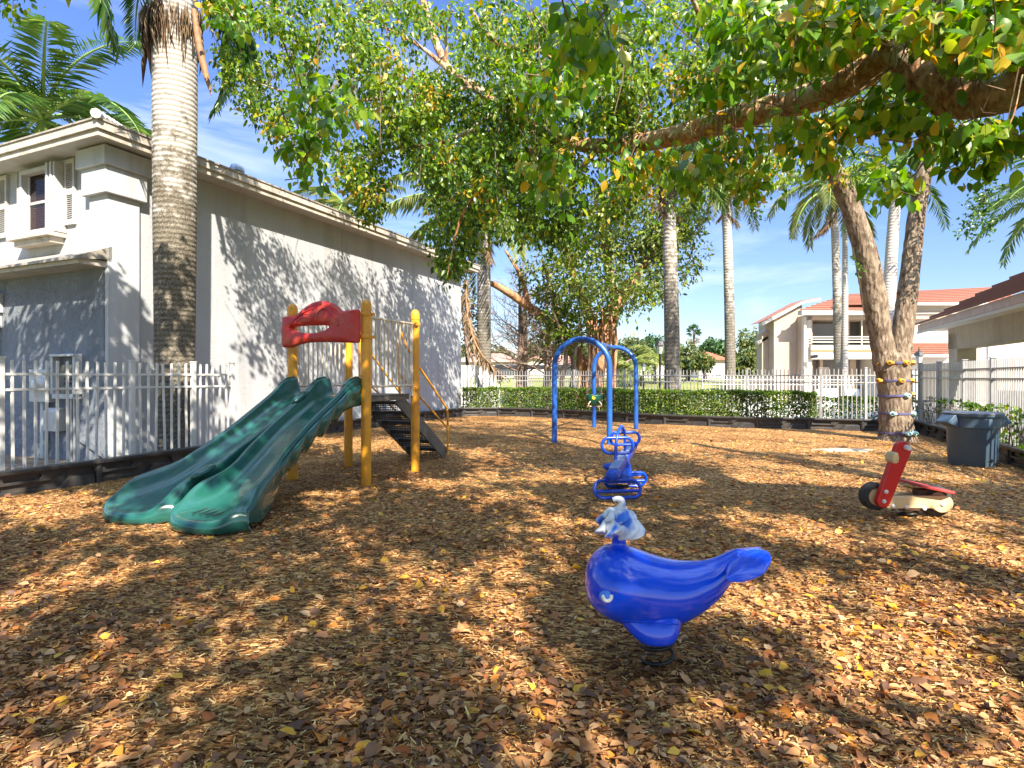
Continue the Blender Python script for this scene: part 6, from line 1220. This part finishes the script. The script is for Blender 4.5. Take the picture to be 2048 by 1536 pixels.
o = scatter_mesh('wood_chips', CHIP_V, CHIP_F, sets, [M['chips']], smooth=False); kind(o, 'stuff'); tag(o, 'loose brown wood chips covering the playground', 'wood chips')
b = MB()
for i in range(70):
    y = 1.9+RNG.random()**1.6*9; x = RNG.uniform(-.9, .9)*y; a = RNG.uniform(0, PI); L_ = RNG.uniform(.05, .22); p = Vector((x, y, float(gz(np.array([x]), np.array([y]))[0])+.012)); dv = Vector((math.cos(a), math.sin(a), RNG.normal()*.05)); b.tube([p-dv*L_/2, p+Vector((RNG.normal()*.01, RNG.normal()*.01, .004)), p+dv*L_/2], [.003, .0028, .0018], 5)
o = b.build('fallen_twigs', M['twig'], smooth=60); kind(o, 'stuff'); tag(o, 'thin dry twigs lying among the fallen leaves', 'twigs')
rows = []; cx, cy = G(1690, 900).x, G(1690, 900).y
b = MB(); vs = [(cx, cy, .034)]+[(cx+(.62+.12*math.sin(3*a+1))*math.cos(a), cy+(.28+.06*math.sin(5*a))*math.sin(a), .0) for a in [2*PI*k/28 for k in range(28)]]; b.add(vs, [(0, 1+k, 1+(k+1) % 28) for k in range(28)]); o = b.build('sand_patch', M['sand'], smooth=80); kind(o, 'structure')

# ------------------------------------------------------------------ sky, sun, camera
w = bpy.data.worlds.new('World'); SC.world = w; w.use_nodes = True; nt = w.node_tree; L = nt.links.new; bg = nt.nodes['Background']
sky = nd(nt, 'ShaderNodeTexSky', sky_type='NISHITA'); sky.sun_disc = False; sky.sun_elevation = SUN_EL; sky.sun_rotation = math.atan2(SUNH.x, SUNH.y); sky.air_density = 1.0; sky.dust_density = .25; sky.ozone_density = 2.2
tc = nd(nt, 'ShaderNodeTexCoord'); mp = nd(nt, 'ShaderNodeMapping'); mp.inputs['Scale'].default_value = (1.0, 1.0, 5.0); mp.inputs['Rotation'].default_value = (.12, .25, .3); L(tc.outputs['Generated'], mp.inputs[0])
n = nd(nt, 'ShaderNodeTexNoise', i_Scale=2.2, i_Detail=9, i_Roughness=.6, i_Distortion=.8); L(mp.outputs[0], n.inputs['Vector']); r = ramp(nt, [(.50, (0, 0, 0)), (.80, (1, 1, 1))]); L(n.outputs['Fac'], r.inputs[0])
ml = nd(nt, 'ShaderNodeMath', operation='MULTIPLY'); ml.inputs[1].default_value = .55; L(r.outputs[0], ml.inputs[0])
mx = nd(nt, 'ShaderNodeMix', data_type='RGBA'); L(ml.outputs[0], mx.inputs[0]); sx = nd(nt, 'ShaderNodeSeparateXYZ'); L(tc.outputs['Generated'], sx.inputs[0]); gr = ramp(nt, [(0, (.36, .35, .37)), (.12, (.34, .355, .41)), (.35, (.34, .385, .53)), (.55, (.37, .43, .63)), (.75, (2.6, 2.3, 2.0)), (1, (3.1, 2.7, 2.3))]); L(sx.outputs[2], gr.inputs[0])  # overhead sky, out of view, brightened as added fill light
mg = nd(nt, 'ShaderNodeMix', data_type='RGBA', blend_type='MULTIPLY'); mg.inputs[0].default_value = 1; L(sky.outputs[0], mg.inputs[6]); L(gr.outputs[0], mg.inputs[7])
L(mg.outputs[2], mx.inputs[6]); mx.inputs[7].default_value = (3.0, 3.2, 3.5, 1); L(mx.outputs[2], bg.inputs[0]); bg.inputs[1].default_value = .15
sl = bpy.data.lights.new('sun', 'SUN'); sl.energy = 4.6; sl.angle = R(.55); sl.color = (1.0, .91, .77); so = bpy.data.objects.new('sun', sl); COL.objects.link(so); so.rotation_euler = (-SUN_DIR).to_track_quat('-Z', 'Y').to_euler(); so.location = (5, -10, 12)
cam = bpy.data.cameras.new('camera'); cam.sensor_width = 36; cam.lens = F/2048*36; cam.shift_y = -(768-HZ)/2048; cam.clip_start = .05; cam.clip_end = 1500
co = bpy.data.objects.new('camera', cam); COL.objects.link(co); co.location = (0, 0, CH); co.rotation_euler = (R(90), 0, 0); SC.camera = co
SC.view_settings.view_transform = 'Standard'; SC.view_settings.look = 'None'; SC.view_settings.exposure = 1.68; SC.view_settings.gamma = 1
SC.cycles.use_denoising = True; SC.cycles.max_bounces = 8; SC.cycles.transparent_max_bounces = 16; SC.cycles.diffuse_bounces = 4
SC.render.resolution_x = 1024; SC.render.resolution_y = 768
